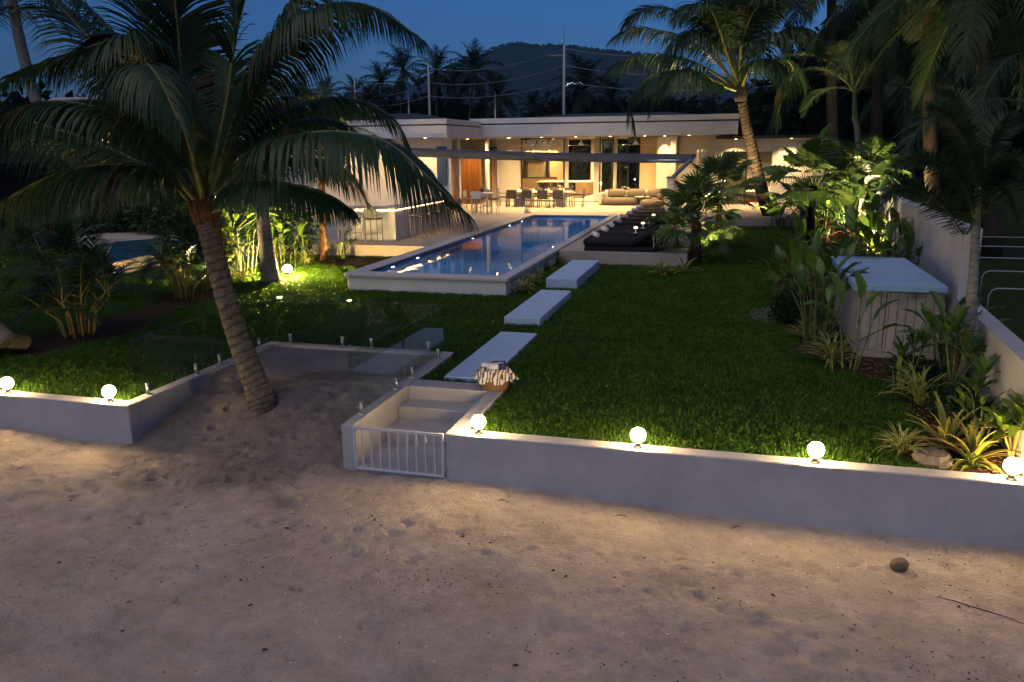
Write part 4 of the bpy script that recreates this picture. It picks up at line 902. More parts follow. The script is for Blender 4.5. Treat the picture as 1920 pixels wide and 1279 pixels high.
def gravel():
    r = np.random.default_rng(2); b = MB()
    for k in range(420):
        a, q = r.uniform(0, 6.28), math.sqrt(r.random()); x, y = .82 + .42 * q * math.cos(a), 15.95 + .75 * q * math.sin(a); s = r.uniform(.012, .03)
        b.lathe([(s * .6, -.005), (s, s * .4), (s * .5, s * .8)], 5, (x, y, .01))
    o = b.build('gravel', m_gravel); tag(o, 'patch of grey gravel beside the feathery shrub on the lawn edge', 'gravel', None, 'stuff')
gravel()
# ================================================================== THE LEANING COCONUT PALM IN THE SAND BAY
base = Vector((-6.05, 9.2, -.42)); neck = at(384, 408, 9.42)
cp = thing('coconut_palm', 'big leaning coconut palm growing from the sand bay before the glass panels', 'palm', base)
tp = [base, at(497, 770, 9.2), at(478, 715, 9.24), at(446, 630, 9.3), at(414, 525, 9.38), at(393, 440, 9.42), neck]
link('trunk', trunk_mesh('trunk', rel(tp, base), [.35, .225, .168, .147, .138, .136, .14], m_trunk, .078, 26, .075, .42, 3), cp)
cr = neck + Vector((0, 0, .05))
MB().lathe([(.15, -.10), (.19, -.02), (.20, .08), (.15, .2), (.10, .38), (.05, .55)], 14, tuple(cr - base)).build('fibre_sheath', m_fibre, cp, True)
rr = random.Random(4)
for k in range(9):          # old frayed leaf bases
    a = k * 2.4; c, s = math.cos(a), math.sin(a); o_ = cr - base
    MB().tube([o_ + Vector((c * .11, s * .11, -.16 + .02 * k)), o_ + Vector((c * .17, s * .17, .0 + .02 * k)), o_ + Vector((c * .24, s * .24, .16 + .02 * k))], [.07, .05, .012], 6).build('leaf_base', m_fibre, cp)
FR = [  # stalk curves of the fronds: (pixel x, pixel y, depth) after the crown
    [(345, 366, 9.3), (292, 318, 9.1), (200, 307, 8.8), (95, 328, 8.5), (-20, 398, 8.2), (-90, 480, 8.1)],
    [(330, 345, 9.55), (232, 290, 9.6), (110, 243, 9.6), (0, 221, 9.6), (-130, 250, 9.5), (-220, 320, 9.4)],
    [(372, 330, 9.2), (330, 240, 8.9), (275, 138, 8.5), (238, 72, 8.1), (150, 95, 7.7), (20, 140, 7.5)],
    [(368, 320, 9.2), (345, 240, 8.7), (300, 165, 8.1), (275, 120, 7.7), (300, 150, 7.3), (340, 240, 7.0)],
    [(360, 330, 9.6), (270, 190, 9.8), (158, 62, 9.9), (80, -15, 9.8), (-10, -50, 9.7), (-120, -20, 9.6)],
    [(378, 310, 9.6), (345, 170, 9.8), (333, 60, 9.9), (325, -40, 9.9), (300, -160, 9.8), (250, -230, 9.6)],
    [(400, 310, 9.7), (425, 190, 10.0), (440, 80, 10.2), (465, -20, 10.3), (510, -100, 10.3), (590, -150, 10.2)],
    [(420, 305, 9.5), (480, 152, 9.5), (545, 52, 9.4), (618, 9, 9.3), (700, 12, 9.2), (788, 72, 9.1)],
    [(425, 310, 9.8), (500, 225, 10.2), (600, 186, 10.5), (680, 190, 10.7), (735, 222, 10.8), (760, 262, 10.9)],
    [(432, 340, 9.3), (495, 278, 9.1), (600, 247, 8.9), (715, 262, 8.7), (790, 320, 8.6), (868, 395, 8.6)],
    [(410, 392, 9.3), (438, 350, 9.1), (500, 338, 8.9), (570, 352, 8.8), (620, 370, 8.75), (655, 392, 8.75)],
    [(370, 320, 10.0), (300, 200, 10.8), (200, 130, 11.4), (90, 120, 11.8), (0, 160, 12.0)],
    [(410, 320, 10.0), (460, 230, 10.6), (520, 190, 11.2), (560, 200, 11.6), (590, 240, 11.8)],
    [(350, 350, 9.9), (290, 270, 10.6), (220, 240, 11.2), (150, 260, 11.7), (100, 310, 12.0)],
    [(395, 300, 9.8), (390, 180, 10.1), (378, 60, 10.3), (350, -60, 10.3), (300, -150, 10.2)],
    [(405, 318, 9.3), (440, 200, 9.1), (470, 90, 8.8), (480, -20, 8.6), (470, -140, 8.3)],
    [(440, 330, 9.9), (520, 300, 10.6), (600, 300, 11.2), (650, 330, 11.6), (690, 380, 11.8)],
    [(380, 330, 9.7), (370, 250, 9.8), (366, 150, 9.9), (372, 50, 9.9)],
    [(365, 320, 9.4), (300, 200, 9.3), (230, 90, 9.1), (150, 0, 8.9), (50, -60, 8.7)],
    [(412, 310, 9.6), (455, 180, 9.8), (510, 70, 10.0), (570, -10, 10.1), (660, -60, 10.1)],
    [(345, 350, 9.2), (280, 262, 9.0), (190, 205, 8.7), (90, 190, 8.4), (10, 215, 8.2), (-60, 270, 8.1)],
    [(372, 315, 9.6), (320, 160, 9.8), (270, 40, 9.9), (215, -60, 9.9), (130, -120, 9.8)],
    [(428, 330, 9.6), (505, 250, 9.8), (590, 220, 9.9), (660, 240, 10), (700, 290, 10.1)],
]
for k, pts in enumerate(FR):
    if k in (14, 15, 17): continue
    P = rel([cr + Vector((0, 0, .02))] + [at(*q) for q in pts], base)
    hang = [1.5, 1.4, 1.2, 1.6, .8, .3, .5, 1.7, 1.2, 1.35, 1.4, .8, .8, 1.4, .35, .4, 1.2, .3, .8, 1.2, 1.3, .5, 1.6][k]
    ll = [.98, .95, .9, .8, .85, .9, .9, .8, .66, 1.0, .62, .8, .7, .8, .85, .85, .75, .7, .9, .85, .9, .9, .8][k]
    link('frond', frond_mesh('frond', P, 230 if k < 11 else 150, ll * [1.32, 1.25, 1.16, 1.16][min(k, 3)] if k < 3 else ll * 1.18, .039, hang, 4, .050 if k != 10 else .036, 100 + k, .20, [m_palm, m_rachis, m_dry], lift=.10 if hang > .7 else .28, jit=.045), cp)
for k in range(3):
    c = Vector((random.uniform(-.08, .08), random.uniform(-.08, .08), .1)); o_ = cr - base
    link('spear_leaf', MB().tube([o_ + c, o_ + c + Vector((.02 * k, 0, .7)), o_ + c + Vector((.05 * k, .02, 1.5))], [.03, .022, .004], 6).mesh('spear_leaf', m_rachis), cp)

# ------------------------------------------------------------------ lit coconut palm before the villa
base = gz(1450, 418); cr = at(1389, 178, 33.6); 
c2 = thing('coconut_palm', 'lit slender coconut palm leaning left before the right end of the villa', 'palm', base)
tp = [base, at(1432, 370, 34.9), at(1415, 300, 34.5), at(1402, 245, 34.1), at(1391, 190, 33.7)]
link('trunk', trunk_mesh('trunk', rel(tp, base), [.34, .26, .23, .21, .19], m_trunkc, .17, 16, .10, .38, 8), c2)
o_ = cr - base
MB().lathe([(.21, -.25), (.25, -.05), (.24, .2), (.17, .6), (.08, 1.0)], 12, tuple(o_)).build('fibre_sheath', m_trunkd, c2, True)
zz = lambda x, y, Y: at(1120 + x / 4.264, y / 4.264, Y)
FR2 = [[(1030, 420, 33.2), (985, 270, 32.8), (915, 95, 32.3), (820, 30, 31.8), (720, 60, 31.4), (660, 150, 31.2)],
       [(1020, 560, 33.4), (920, 370, 32.8), (800, 258, 32.2), (700, 262, 31.8), (590, 370, 31.5), (530, 500, 31.4)],
       [(980, 520, 34.0), (800, 360, 34.4), (620, 280, 34.7), (400, 228, 35.0), (240, 252, 35.2), (115, 325, 35.3)],
       [(1010, 690, 33.2), (900, 655, 32.6), (760, 580, 32.0), (620, 570, 31.6), (500, 700, 31.3), (425, 880, 31.2)],
       [(960, 600, 33.7), (760, 490, 33.6), (540, 436, 33.5), (300, 446, 33.4), (130, 525, 33.3), (45, 645, 33.2)],
       [(930, 640, 33.4), (740, 560, 33.0), (500, 580, 32.6), (340, 690, 32.3), (270, 850, 32.2), (290, 1040, 32.1)],
       [(1170, 480, 33.8), (1225, 320, 34.2), (1320, 140, 34.5), (1440, -20, 34.8), (1560, -100, 35)],
       [(1190, 520, 33.2), (1260, 410, 32.7), (1450, 270, 32.2), (1630, 218, 31.8), (1735, 300, 31.5), (1772, 430, 31.4)],
       [(1185, 610, 33.2), (1230, 530, 32.8), (1310, 478, 32.4), (1400, 482, 32.1), (1460, 560, 31.9), (1490, 660, 31.8)],
       [(1200, 600, 34.2), (1400, 480, 34.8), (1560, 520, 35.2), (1530, 690, 35.4), (1460, 850, 35.5), (1420, 1010, 35.5)],
       [(1060, 400, 33.6), (1000, 200, 33.6), (930, 0, 33.6), (840, -150, 33.5), (700, -230, 33.4)],
       [(1090, 380, 33.9), (1100, 150, 34.1), (1130, -80, 34.2), (1190, -250, 34.3)],
       [(1020, 420, 34.2), (850, 220, 34.8), (650, 90, 35.3), (450, 60, 35.6), (300, 130, 35.8), (240, 190, 35.9)],
       [(1130, 420, 34.0), (1200, 200, 34.6), (1300, 20, 35.2), (1420, -60, 35.6), (1600, -40, 36)],
       [(1050, 380, 33.3), (1040, 180, 32.8), (1010, -20, 32.4), (960, -200, 32)],
       [(1140, 450, 33.2), (1180, 260, 32.8), (1260, 80, 32.3), (1400, -20, 31.9), (1560, 10, 31.6), (1680, 120, 31.4)]]
for k, pts in enumerate(FR2):
    P = rel([cr + Vector((0, 0, .1))] + [zz(*q) for q in pts], base)
    link('frond', frond_mesh('frond', P, 110, 1.5, .085, [.9, 1.8, 1.0, 1.9, 1.8, 1.9, .7, 1.6, 1.8, 1.5, .5, .35, .9, .8, .4, .9][k], 4, .07, 200 + k, .22, [m_palm, m_rachis, m_dry], lift=.15), c2)

# ------------------------------------------------------------------ generic palms sharing frond meshes
def frond_set(L, ll, wd, n, mats, tag_, hang=.7, seg=3, plume=0, r0=.05, sd=0, t0=.18, elevs=(78, 60, 40, 18, -8, -35), droops=(55, 75, 85, 85, 70, 45)):
    return [frond_mesh('frond', arc(e, L * (1 - .08 * (i in (0, 5))), d), n, ll, wd, hang * (1 if i > 1 else .6), seg, r0, sd + i, t0, mats, plume=plume) for i, (e, d) in enumerate(zip(elevs, droops))]
def crown(parent, top, fs, counts, seed, sc=1.0):
    r = random.Random(seed); a = r.uniform(0, 6)
    for i, c in enumerate(counts):
        for k in range(c):
            a += 2.39996; link('frond', fs[i], parent, top, 0, (r.uniform(-.12, .12), r.uniform(-.1, .1), a + r.uniform(-.2, .2)), sc * r.uniform(.88, 1.08))
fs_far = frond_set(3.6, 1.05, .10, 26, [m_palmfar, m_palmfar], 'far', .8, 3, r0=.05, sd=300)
fs_mid = frond_set(4.4, 1.1, .055, 60, [m_palm2, m_rachis2], 'mid', .8, 3, r0=.06, sd=320)
def palm(px, py, Y, label, seed, fs=fs_far, r0=.16, lean=(0, 0), ground=0.0, sc=1.0, counts=(3, 4, 5, 5, 4, 3), tm=m_trunkd, grp=None, smooth_=True):
    top = at(px, py, Y); bs_ = Vector((top.x + lean[0], Y + lean[1], ground)); t = thing('coconut_palm', label, 'palm', bs_, 0, grp)
    tp_ = [Vector((0, 0, -.05)), (top - bs_) * .3 + Vector((lean[0] * -.12, 0, 0)), (top - bs_) * .65 + Vector((lean[0] * -.1, 0, 0)), top - bs_]
    P = catmull(tp_, 10); MB().tube([tuple(q) for q in P], list(np.linspace(r0 * 1.25, r0 * .8, 10)), 8).build('trunk', tm, t, True)
    crown(t, top - bs_, fs, counts, seed, sc); return t
far = [(612, 162, 120, 'small far coconut palm left of all the others on the skyline', .95), (715, 140, 105, 'dark coconut palm standing left of the second pole', 1.0), (757, 118, 100, 'tall dark coconut palm just left of the second pole', 1.05),
       (818, 122, 98, 'tall dark coconut palm crossed by the second pole', 1.0), (852, 150, 108, 'dark coconut palm half hidden right of the second pole', .9), (888, 118, 96, 'tall coconut palm with drooping crown, middle of the far grove', 1.1),
       (935, 168, 92, 'lower rounded coconut palm right of the far grove', .95), (1000, 190, 90, 'low dark palm behind the middle of the flat roof', .7), (1095, 150, 88, 'dark coconut palm right of the tallest pole', 1.1),
       (1145, 170, 95, 'dark coconut palm behind the lit palm fronds at the roof', .9), (665, 160, 112, 'dark coconut palm behind the first pole', .9), (690, 175, 95, 'low dark palm between the first and second poles', .8), (560, 170, 105, 'dark coconut palm seen through the near fronds', .95)]
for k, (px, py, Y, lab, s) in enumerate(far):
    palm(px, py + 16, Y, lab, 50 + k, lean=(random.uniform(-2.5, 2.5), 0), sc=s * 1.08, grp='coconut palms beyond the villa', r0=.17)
# tall pale trunk at the upper left
t = thing('coconut_palm', 'tall pale coconut palm trunk at the upper left behind the near fronds', 'palm', at(82, 300, 34) * 1); t.location.z = 0; bs_ = t.location.copy()
tp = [bs_, at(80, 240, 34), at(60, 165, 34), at(38, 80, 34), at(22, 0, 34), at(10, -60, 34)]
link('trunk', trunk_mesh('trunk', rel(tp, bs_), [.34, .30, .27, .26, .25, .24], m_trunk2, .2, 14, .03, .8, 5), t)
crown(t, at(10, -62, 34) - bs_, fs_mid, (2, 3, 3, 3, 2, 2), 9, 1.0)
palm(1652, 5, 44, 'tall dark coconut palm with reddish trunk over the right garden', 77, fs_mid, .26, (.8, .5), 0, 1.1, (2, 3, 4, 5, 5, 3))
dark_r = [(1745, -60, 30, 'dark coconut palm hanging fronds at the top right, left one', 1.1), (1850, -70, 26, 'dark coconut palm hanging fronds at the top right corner', 1.1), (1560, -90, 40, 'dark coconut palm above the bedroom wing', 1.2), (1700, 130, 52, 'dim coconut palm deep in the right grove', 1.1), (1800, 120, 44, 'dim coconut palm in the right grove behind the high wall', 1.0)]
for k, (px, py, Y, lab, s) in enumerate(dark_r): palm(px, py, Y, lab, 150 + k, fs_mid, .22, (1.2, .4), 0, s, (2, 3, 4, 5, 5, 4), grp='dark palms of the right grove')
# big near frond palm at the right edge, beyond the wall
t = thing('coconut_palm', 'dark coconut palm beyond the boundary wall with long arching fronds at right', 'palm', (9.6, 18, 0))
MB().tube([(0, 0, 0), (.1, 0, 2), (.0, 0, 3.4)], [.26, .22, .2], 10).build('trunk', m_trunkd, t, True)
o_ = Vector((9.6, 18, 3.4))
for k, pts in enumerate([[(1960, 195, 17.6), (1860, 187, 17.0), (1780, 205, 16.6), (1720, 245, 16.3), (1680, 330, 16.1)], [(1970, 130, 18.4), (1920, 100, 18.2), (1880, 120, 18.0), (1850, 165, 17.8), (1838, 210, 17.7)], [(1990, 100, 18), (1960, 20, 17.9), (1900, -30, 17.8), (1820, -20, 17.7), (1780, 60, 17.6)]]):
    P = rel([o_] + [at(*q) for q in pts], (9.6, 18, 0)); link('frond', frond_mesh('frond', P, 80, .85, .035, .5, 4, .045, 700 + k, .2, [m_palm2, m_rachis2]), t)
crown(t, (0, 0, 3.4), fs_mid, (2, 2, 2, 2, 1, 0), 31, .7)
# left trunks
t = thing('coconut_palm', 'thick pale palm trunk base at the left edge of the lawn', 'palm', gz(8, 665))
bs_ = t.location.copy(); tp = [bs_, bs_ + Vector((-.12, 0, .12)), bs_ + Vector((-.45, .05, .45)), bs_ + Vector((-1.1, .1, 1.4)), bs_ + Vector((-1.9, .1, 4.5))]
link('trunk', trunk_mesh('trunk', rel(tp, bs_), [.46, .34, .27, .23, .2], m_trunk2, .1, 20, .04, .75, 6), t); crown(t, (-1.9, .1, 4.5), fs_mid, (2, 2, 3, 3, 2, 1), 12, .8)
t = thing('coconut_palm', 'pale palm trunk lit along its edge by the flood lamp on the left lawn', 'palm', gz(507, 527)); bs_ = t.location.copy()
tp = [bs_, at(503, 490, bs_.y), at(497, 440, bs_.y), at(490, 380, bs_.y), at(482, 300, bs_.y), at(478, 250, bs_.y)]
link('trunk', trunk_mesh('trunk', rel(tp, bs_), [.25, .20, .175, .16, .15, .14], m_trunk2, .11, 18, .04, .75, 7), t); crown(t, tp[-1] - bs_, fs_mid, (2, 3, 3, 3, 2, 2), 14, .62)
t = thing('slim_palm', 'slim dark shaggy palm trunk beside the bar stools', 'palm', gz(607, 488)); bs_ = t.location.copy()
tp = [bs_, at(606, 440, bs_.y), at(603, 390, bs_.y), at(603, 330, bs_.y), at(604, 250, bs_.y)]
link('trunk', trunk_mesh('trunk', rel(tp, bs_), [.11, .10, .105, .10, .09], m_fibre, .06, 14, .25, .6, 9), t); crown(t, tp[-1] - bs_, fs_mid, (2, 3, 3, 3, 2, 0), 15, .42)

# ------------------------------------------------------------------ fan palms
fan_a = [fan_mesh('fan_leaf', .52, 26, 230, .62, .22, [m_fan, m_rachis2], s) for s in range(3)]
fan_b = [fan_mesh('fan_leaf', .95, 34, 190, .75, .3, [m_fan, m_rachis2], 10 + s, .72) for s in range(3)]
def fan_palm(label, loc, h, fans, n, seed, tr=.13, tm=m_fibre, sc=1.0, lo=-35, hi=75, name='fan_palm', top_off=(0, 0), spread=.0):
    r = random.Random(seed); t = thing(name, label, 'palm', loc)
    top = Vector((top_off[0], top_off[1], h)); MB().tube([(0, 0, -.05), (top.x * .3, top.y * .3, h * .5), tuple(top)], [tr * 1.15, tr, tr * .9], 12).build('trunk', tm, t, True)
    a = r.random() * 6
    for k in range(n):
        a += 2.39996; e = R(hi - (hi - lo) * (k / (n - 1)) ** .9)
        o = link('fan_leaf', fans[k % len(fans)], t, top + Vector((0, 0, r.uniform(-.25, .1) * h * .25 - spread * (k / n))), 0, (r.uniform(-.3, .3), -e, a), sc * r.uniform(.8, 1.12)); o.rotation_mode = 'XYZ'
    return t
fan_palm('bushy fan palm with brown shaggy trunk beside the awning post', gz(1303, 492), 1.15, fan_a, 28, 3, .15, m_fibre, 1.35, -40, 80, spread=.1)
fan_palm('smaller fan palm crown rising behind the bushy fan palm', gz(1345, 470), 1.75, fan_a, 20, 6, .09, m_fibre, 1.35, -30, 75)
fan_palm('low fan palm leaves beside the loungers and post', gz(1268, 482), .6, fan_a, 12, 8, .08, m_fibre, 1.0, -30, 70)
f2 = gz(1514, 497)
fan_palm('green crowned fan palm with ringed trunk in the middle of the right bed', f2, 2.15, fan_b, 18, 5, .10, m_trunk2, .95, -30, 78)
MB().tube([tuple(f2 + Vector((0, 0, 1.15))), tuple(f2 + Vector((0, 0, 2.1)))], [.1, .12], 12)
fan_palm('fan palm glowing in garden light behind the green crowned one', (4.0, 29.5, 0), 1.5, fan_b, 14, 15, .10, m_trunkd, .9, -20, 70)
fan_palm('low fan palm at the foot of the lit coconut palm', (2.6, 33.2, 0), .7, fan_a, 14, 17, .10, m_fibre, 1.4, -15, 70)
# slender palm with upright arching fronds
fs_slim = frond_set(2.6, .62, .045, 54, [m_palm2, m_rachis2], 'slim', .35, 3, r0=.04, sd=360, elevs=(80, 66, 52, 36, 15, -10), droops=(70, 85, 95, 105, 90, 60))
bs_ = gz(1608, 440); t = thing('slender_palm', 'slender grey palm with arching fronds in the right bed', 'palm', bs_)
tp = [bs_, at(1609, 350, bs_.y), at(1608, 250, bs_.y), at(1603, 225, bs_.y)]
link('trunk', trunk_mesh('trunk', rel(tp, bs_), [.13, .11, .10, .09], m_trunk2, .14, 14, .05, .6, 21), t)
top = at(1602, 170, bs_.y); MB().tube([tuple(tp[-1] - bs_), tuple(top - bs_)], [.10, .06], 10).build('crownshaft', m_shaft, t, True); crown(t, top - bs_, fs_slim, (2, 3, 3, 3, 2, 0), 41, 1.25)
# foxtail palm
fs_fox = frond_set(1.35, .26, .030, 46, [m_palm, m_rachis2], 'fox', .3, 3, plume=1, r0=.02, sd=380, t0=.22, elevs=(78, 62, 45, 25, 5, -15), droops=(40, 60, 80, 90, 80, 60))
bs_ = Vector((2.83, 10.85, 0)); t = thing('foxtail_palm', 'young foxtail palm with pale ringed trunk in front of the right wall', 'palm', bs_)
tp = [bs_, at(1818, 600, 10.87), at(1826, 500, 10.9), at(1830, 420, 10.92)]
link('trunk', trunk_mesh('trunk', rel(tp, bs_), [.085, .07, .058, .052], m_trunk2, .12, 14, .05, .65, 23), t)
top = at(1835, 345, 10.95); MB().tube([tuple(tp[-1] - bs_), tuple((tp[-1] + top) / 2 - bs_), tuple(top - bs_)], [.055, .05, .03], 10).build('crownshaft', m_shaft, t, True)
MB().tube([tuple(tp[-1] - bs_), tuple(at(1790, 205, 10.9) - bs_)], [.03, .008], 6).build('spear_leaf', m_rachis2, t)
for k, pts in enumerate([[(1822, 390, 10.85), (1795, 330, 10.6), (1740, 300, 10.4), (1690, 305, 10.3)], [(1810, 440, 10.8), (1780, 400, 10.6), (1735, 365, 10.4), (1690, 352, 10.3), (1660, 372, 10.2)], [(1845, 340, 11), (1850, 280, 11.1), (1880, 235, 11.2), (1925, 220, 11.3)],
                         [(1850, 400, 10.9), (1865, 350, 10.8), (1880, 320, 10.6), (1900, 305, 10.5), (1925, 330, 10.3)], [(1830, 340, 10.8), (1810, 270, 10.6), (1780, 220, 10.4), (1740, 200, 10.3)], [(1840, 330, 11.1), (1830, 250, 11.3), (1800, 190, 11.6), (1760, 170, 11.8)], [(1850, 360, 10.8), (1875, 350, 10.5), (1900, 370, 10.2), (1910, 410, 10.0)]]):
    P = rel([tp[-1] + (top - tp[-1]) * (.2 + .1 * k)] + [at(*q) for q in pts], bs_); link('frond', frond_mesh('frond', P, 64, .28, .024, .28, 3, .018, 820 + k, .24, [m_palm2, m_rachis2], plume=1), t)

# ------------------------------------------------------------------ tufts, bromeliads, broad-leaved plants
def tuft_plant_mesh(n, L, W, seed, mats, e0=35, e1=85):
    r = random.Random(seed); b = MB()
    for k in range(n): strap(b, L * r.uniform(.7, 1.1), W, r.uniform(0, 6.283), r.uniform(e0, e1), r.uniform(1.2, 2.3), (r.uniform(-.03, .03), r.uniform(-.03, .03), 0), 5, 0, 1, .30)
    return b.mesh('blades', mats)
tm_ = [tuft_plant_mesh(64, .42, .020, 60 + k, [m_leaf, m_stripe]) for k in range(3)]
tufts = [((978, 549), 'at the near end of the pool side wall'), ((992, 536), 'second along the pool side wall'), ((1010, 522), 'third along the pool side wall'), ((1027, 508), 'fourth along the pool side wall'), ((1047, 494), 'at the far end of the pool side wall'),
         ((1241, 518), 'at the deck corner before the fan palm'), ((1347, 482), 'right of the shaggy fan palm trunk'), ((1512, 637), 'left of the paddle leaved plants'), ((1560, 684), 'at the lawn edge before the planked store'), ((1457, 530), 'beside the dark wooden stake'),
         ((1690, 850), 'at the lawn edge left of the bromeliads'), ((1722, 756), 'behind the bromeliads'), ((352, 540), 'beside the left cane clump'), ((455, 528), 'under the lit broad leaves left of the pale trunk'), ((575, 497), 'behind the flood lamp')]
for k, ((px, py), s) in enumerate(tufts):
    t = thing('striped_tuft', 'tuft of narrow cream striped leaves ' + s, 'plant', gz(px, py), random.random() * 6, 'striped tufts edging the beds'); link('blades', tm_[k % 3], t, None, 0, None, random.uniform(.85, 1.2) * (1 if py > 480 else .8) * (1.35 if k in (5, 7, 8, 11) else 1))
def brom(label, loc, n, L, W, seed, e0=25, e1=80, m=(None, None)):
    r = random.Random(seed); t = thing('bromeliad', label, 'plant', loc); a = r.random() * 6
    ms = []
    for v in range(4):
        b = MB(); strap(b, L, W, 0, e0 + (e1 - e0) * v / 3, .9 + .5 * (3 - v) / 3, (0, 0, 0), 7, 0, 1, .16, .45, .35); ms.append(b.mesh('leaf', [m[0] or m_brom, m[1] or m_bromedge], True))
    for k in range(n): a += 2.39996; link('leaf', ms[min(3, int(4 * (1 - k / n) + r.uniform(-.3, .3)) if k else 3) % 4], t, (0, 0, .03), a + r.uniform(-.2, .2), None, r.uniform(.75, 1.1))
for px, py, L, W, lab in [(1772, 850, .62, .062, 'large yellow green bromeliad with stiff straps, left of the pair'), (1822, 872, .58, .060, 'large yellow green bromeliad with stiff straps, beside the last globe lamp')]: brom(lab, gz(px, py), 20, L, W, px)
brom('pale bromeliad with few straps before the shaggy fan palm', gz(1283, 512), 11, .6, .07, 3, 10, 80); brom('small leafy rosette before the globe lamp at the right edge', gz(1835, 905, .0) if False else (2.45, 8.5, 0), 12, .2, .05, 9, 20, 75, (m_leafy, m_leafy))
pad = [paddle_mesh('leaf', .52, .17, .34, .9, None, .3, s) for s in range(3)]; pad2 = [paddle_mesh('leaf', .34, .11, .10, .5, None, .3, 9 + s) for s in range(3)]
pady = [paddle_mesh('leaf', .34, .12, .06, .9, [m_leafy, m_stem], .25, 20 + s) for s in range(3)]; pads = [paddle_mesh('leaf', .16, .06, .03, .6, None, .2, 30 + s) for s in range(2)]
def paddle_plant(label, loc, n, h, seed, meshes, name='paddle_leaf_plant', spread=.22, sc=1.0, lean=.25, tilt=(-.7, .5), flower=0):
    r = random.Random(seed); t = thing(name, label, 'plant', loc)
    for k in range(n):
        a = r.random() * 6.283; x, y = spread * r.uniform(0, 1) * math.cos(a), spread * r.uniform(0, 1) * math.sin(a); hh = h * r.uniform(.55, 1.05); ex, ey = x + lean * hh * math.cos(a) * r.uniform(.2, 1), y + lean * hh * math.sin(a) * r.uniform(.2, 1)
        MB().tube([(x, y, 0), ((x + ex) / 2, (y + ey) / 2, hh * .55), (ex, ey, hh)], [.016, .014, .008], 5).build('stalk', m_stem, t)
        for q in range(1 if hh > .3 * h else 1):
            link('leaf', meshes[(k + q) % len(meshes)], t, (ex, ey, hh), 0, (r.uniform(-.4, .4), r.uniform(*tilt), a + r.uniform(-.9, .9)), sc * r.uniform(.8, 1.2))
        if r.random() < .5: link('leaf', meshes[k % len(meshes)], t, ((x + ex) / 2, (y + ey) / 2, hh * .55), 0, (0, r.uniform(*tilt) + .3, a + 2 + r.random()), sc * .8)
    for k in range(flower): MB().tube([(.05 * k, 0, h * .6), (.05 * k + .02, .01, h * .75), (.05 * k, .0, h * .92)], [.008, .03, .004], 6).build('flower', m_flower, t)
    return t
paddle_plant('tall paddle leaved plant before the left corner of the planked store', gz(1590, 694), 6, .72, 2, pad, spread=.12, sc=.9)
paddle_plant('dense paddle leaved clump left of the planked store', gz(1535, 640), 20, .85, 3, pad, spread=.28)
paddle_plant('paddle leaved clump beside the store roof, under the stakes', gz(1545, 590), 16, 1.0, 4, pad, spread=.28)
paddle_plant('red flowered dark paddle leaved plant right of the planked store', gz(1790, 740), 12, .75, 6, pad, spread=.2, sc=.7, flower=3)
paddle_plant('small leafy plant before the planked store door', gz(1690, 735), 9, .35, 7, pady, spread=.12, sc=.6)
paddle_plant('lit yellow green ginger clump left of the pale trunk', gz(450, 515), 26, 1.25, 8, pad, spread=.55, sc=1.25)
paddle_plant('lit leafy plant beside the slim trunk and small uplight', gz(640, 486), 10, .35, 9, pad, spread=.18, sc=.8)
paddle_plant('dim leafy plants behind the flood lamp', (-12.3, 20.4, 0), 18, .8, 10, pad, spread=.6)
paddle_plant('broad leaved clump low behind the store roof, glowing from behind', (3.1, 18.6, 0), 24, 1.05, 11, pad, spread=.55, sc=1.1)
paddle_plant('broad leaved clump by the high wall, lit from behind', (3.6, 21.5, 0), 26, 1.25, 12, pad, spread=.6, sc=1.2)
paddle_plant('glowing broad leaved clump deep in the right bed', (3.4, 25.0, 0), 26, 1.3, 13, pad, spread=.7, sc=1.3)
paddle_plant('glowing leafy clump behind the ringed fan palm', (2.8, 28.2, 0), 24, 1.2, 14, pad, spread=.7, sc=1.4)
paddle_plant('low leaves round the foot of the lit coconut palm', (2.0, 34.3, 0), 16, .5, 15, pad, spread=.6, sc=1.1)
paddle_plant('paddle leaved plant drooping before the high wall', (3.35, 16.6, 0), 8, 1.2, 16, pad, spread=.15)
t = paddle_plant('dark red leaved clump between the fan palm and store', (2.45, 23.3, 0), 22, .75, 17, pad, spread=.35, sc=.8, name='red_leaf_plant')
for o in t.children:
    if o.name.startswith('leaf'): o.data = o.data
redm = [paddle_mesh('leaf', .5, .12, .2, .8, [m_leafred, m_leafred], .3, 70 + s) for s in range(2)]
for k, o in enumerate([c for c in t.children if c.name.startswith('leaf')]): o.data = redm[k % 2]
def rosette_plant(label, loc, heads, seed, meshes=pady, name='rosette_shrub', nl=9, sc=1.0, tm=m_stem, tr=.014):
    r = random.Random(seed); t = thing(name, label, 'plant', loc)
    for hx_, hy_, hz_ in heads:
        MB().tube([(0, 0, 0), (hx_ * .3, hy_ * .3, hz_ * .5), (hx_, hy_, hz_)], [tr * 1.4, tr, tr * .8], 6).build('stem', tm, t)
        a = r.random() * 6
        for k in range(nl): a += 2.39996; link('leaf', meshes[k % len(meshes)], t, (hx_, hy_, hz_ - .02 * k / nl), 0, (0, .75 - 1.1 * (1 - k / nl) + r.uniform(-.1, .1), a), sc * r.uniform(.75, 1.1))
    return t
rosette_plant('slim shrub with leaf rosettes before the planked door', gz(1762, 706), [(-.02, 0, .78), (-.14, .05, .62), (.05, .1, .66)], 1, pady, sc=.62)
rosette_plant('shrub with glossy leaf rosettes round the foxtail trunk', (2.72, 10.6, 0), [(.1, -.05, .70), (-.12, 0, .86), (.22, .05, .6), (.02, .1, .95)], 2, pad2, sc=.85)
rosette_plant('small shrub with glossy leaves against the low right wall', (2.8, 9.85, 0), [(.05, 0, .62), (.0, .02, .45)], 3, pad2, sc=.8)
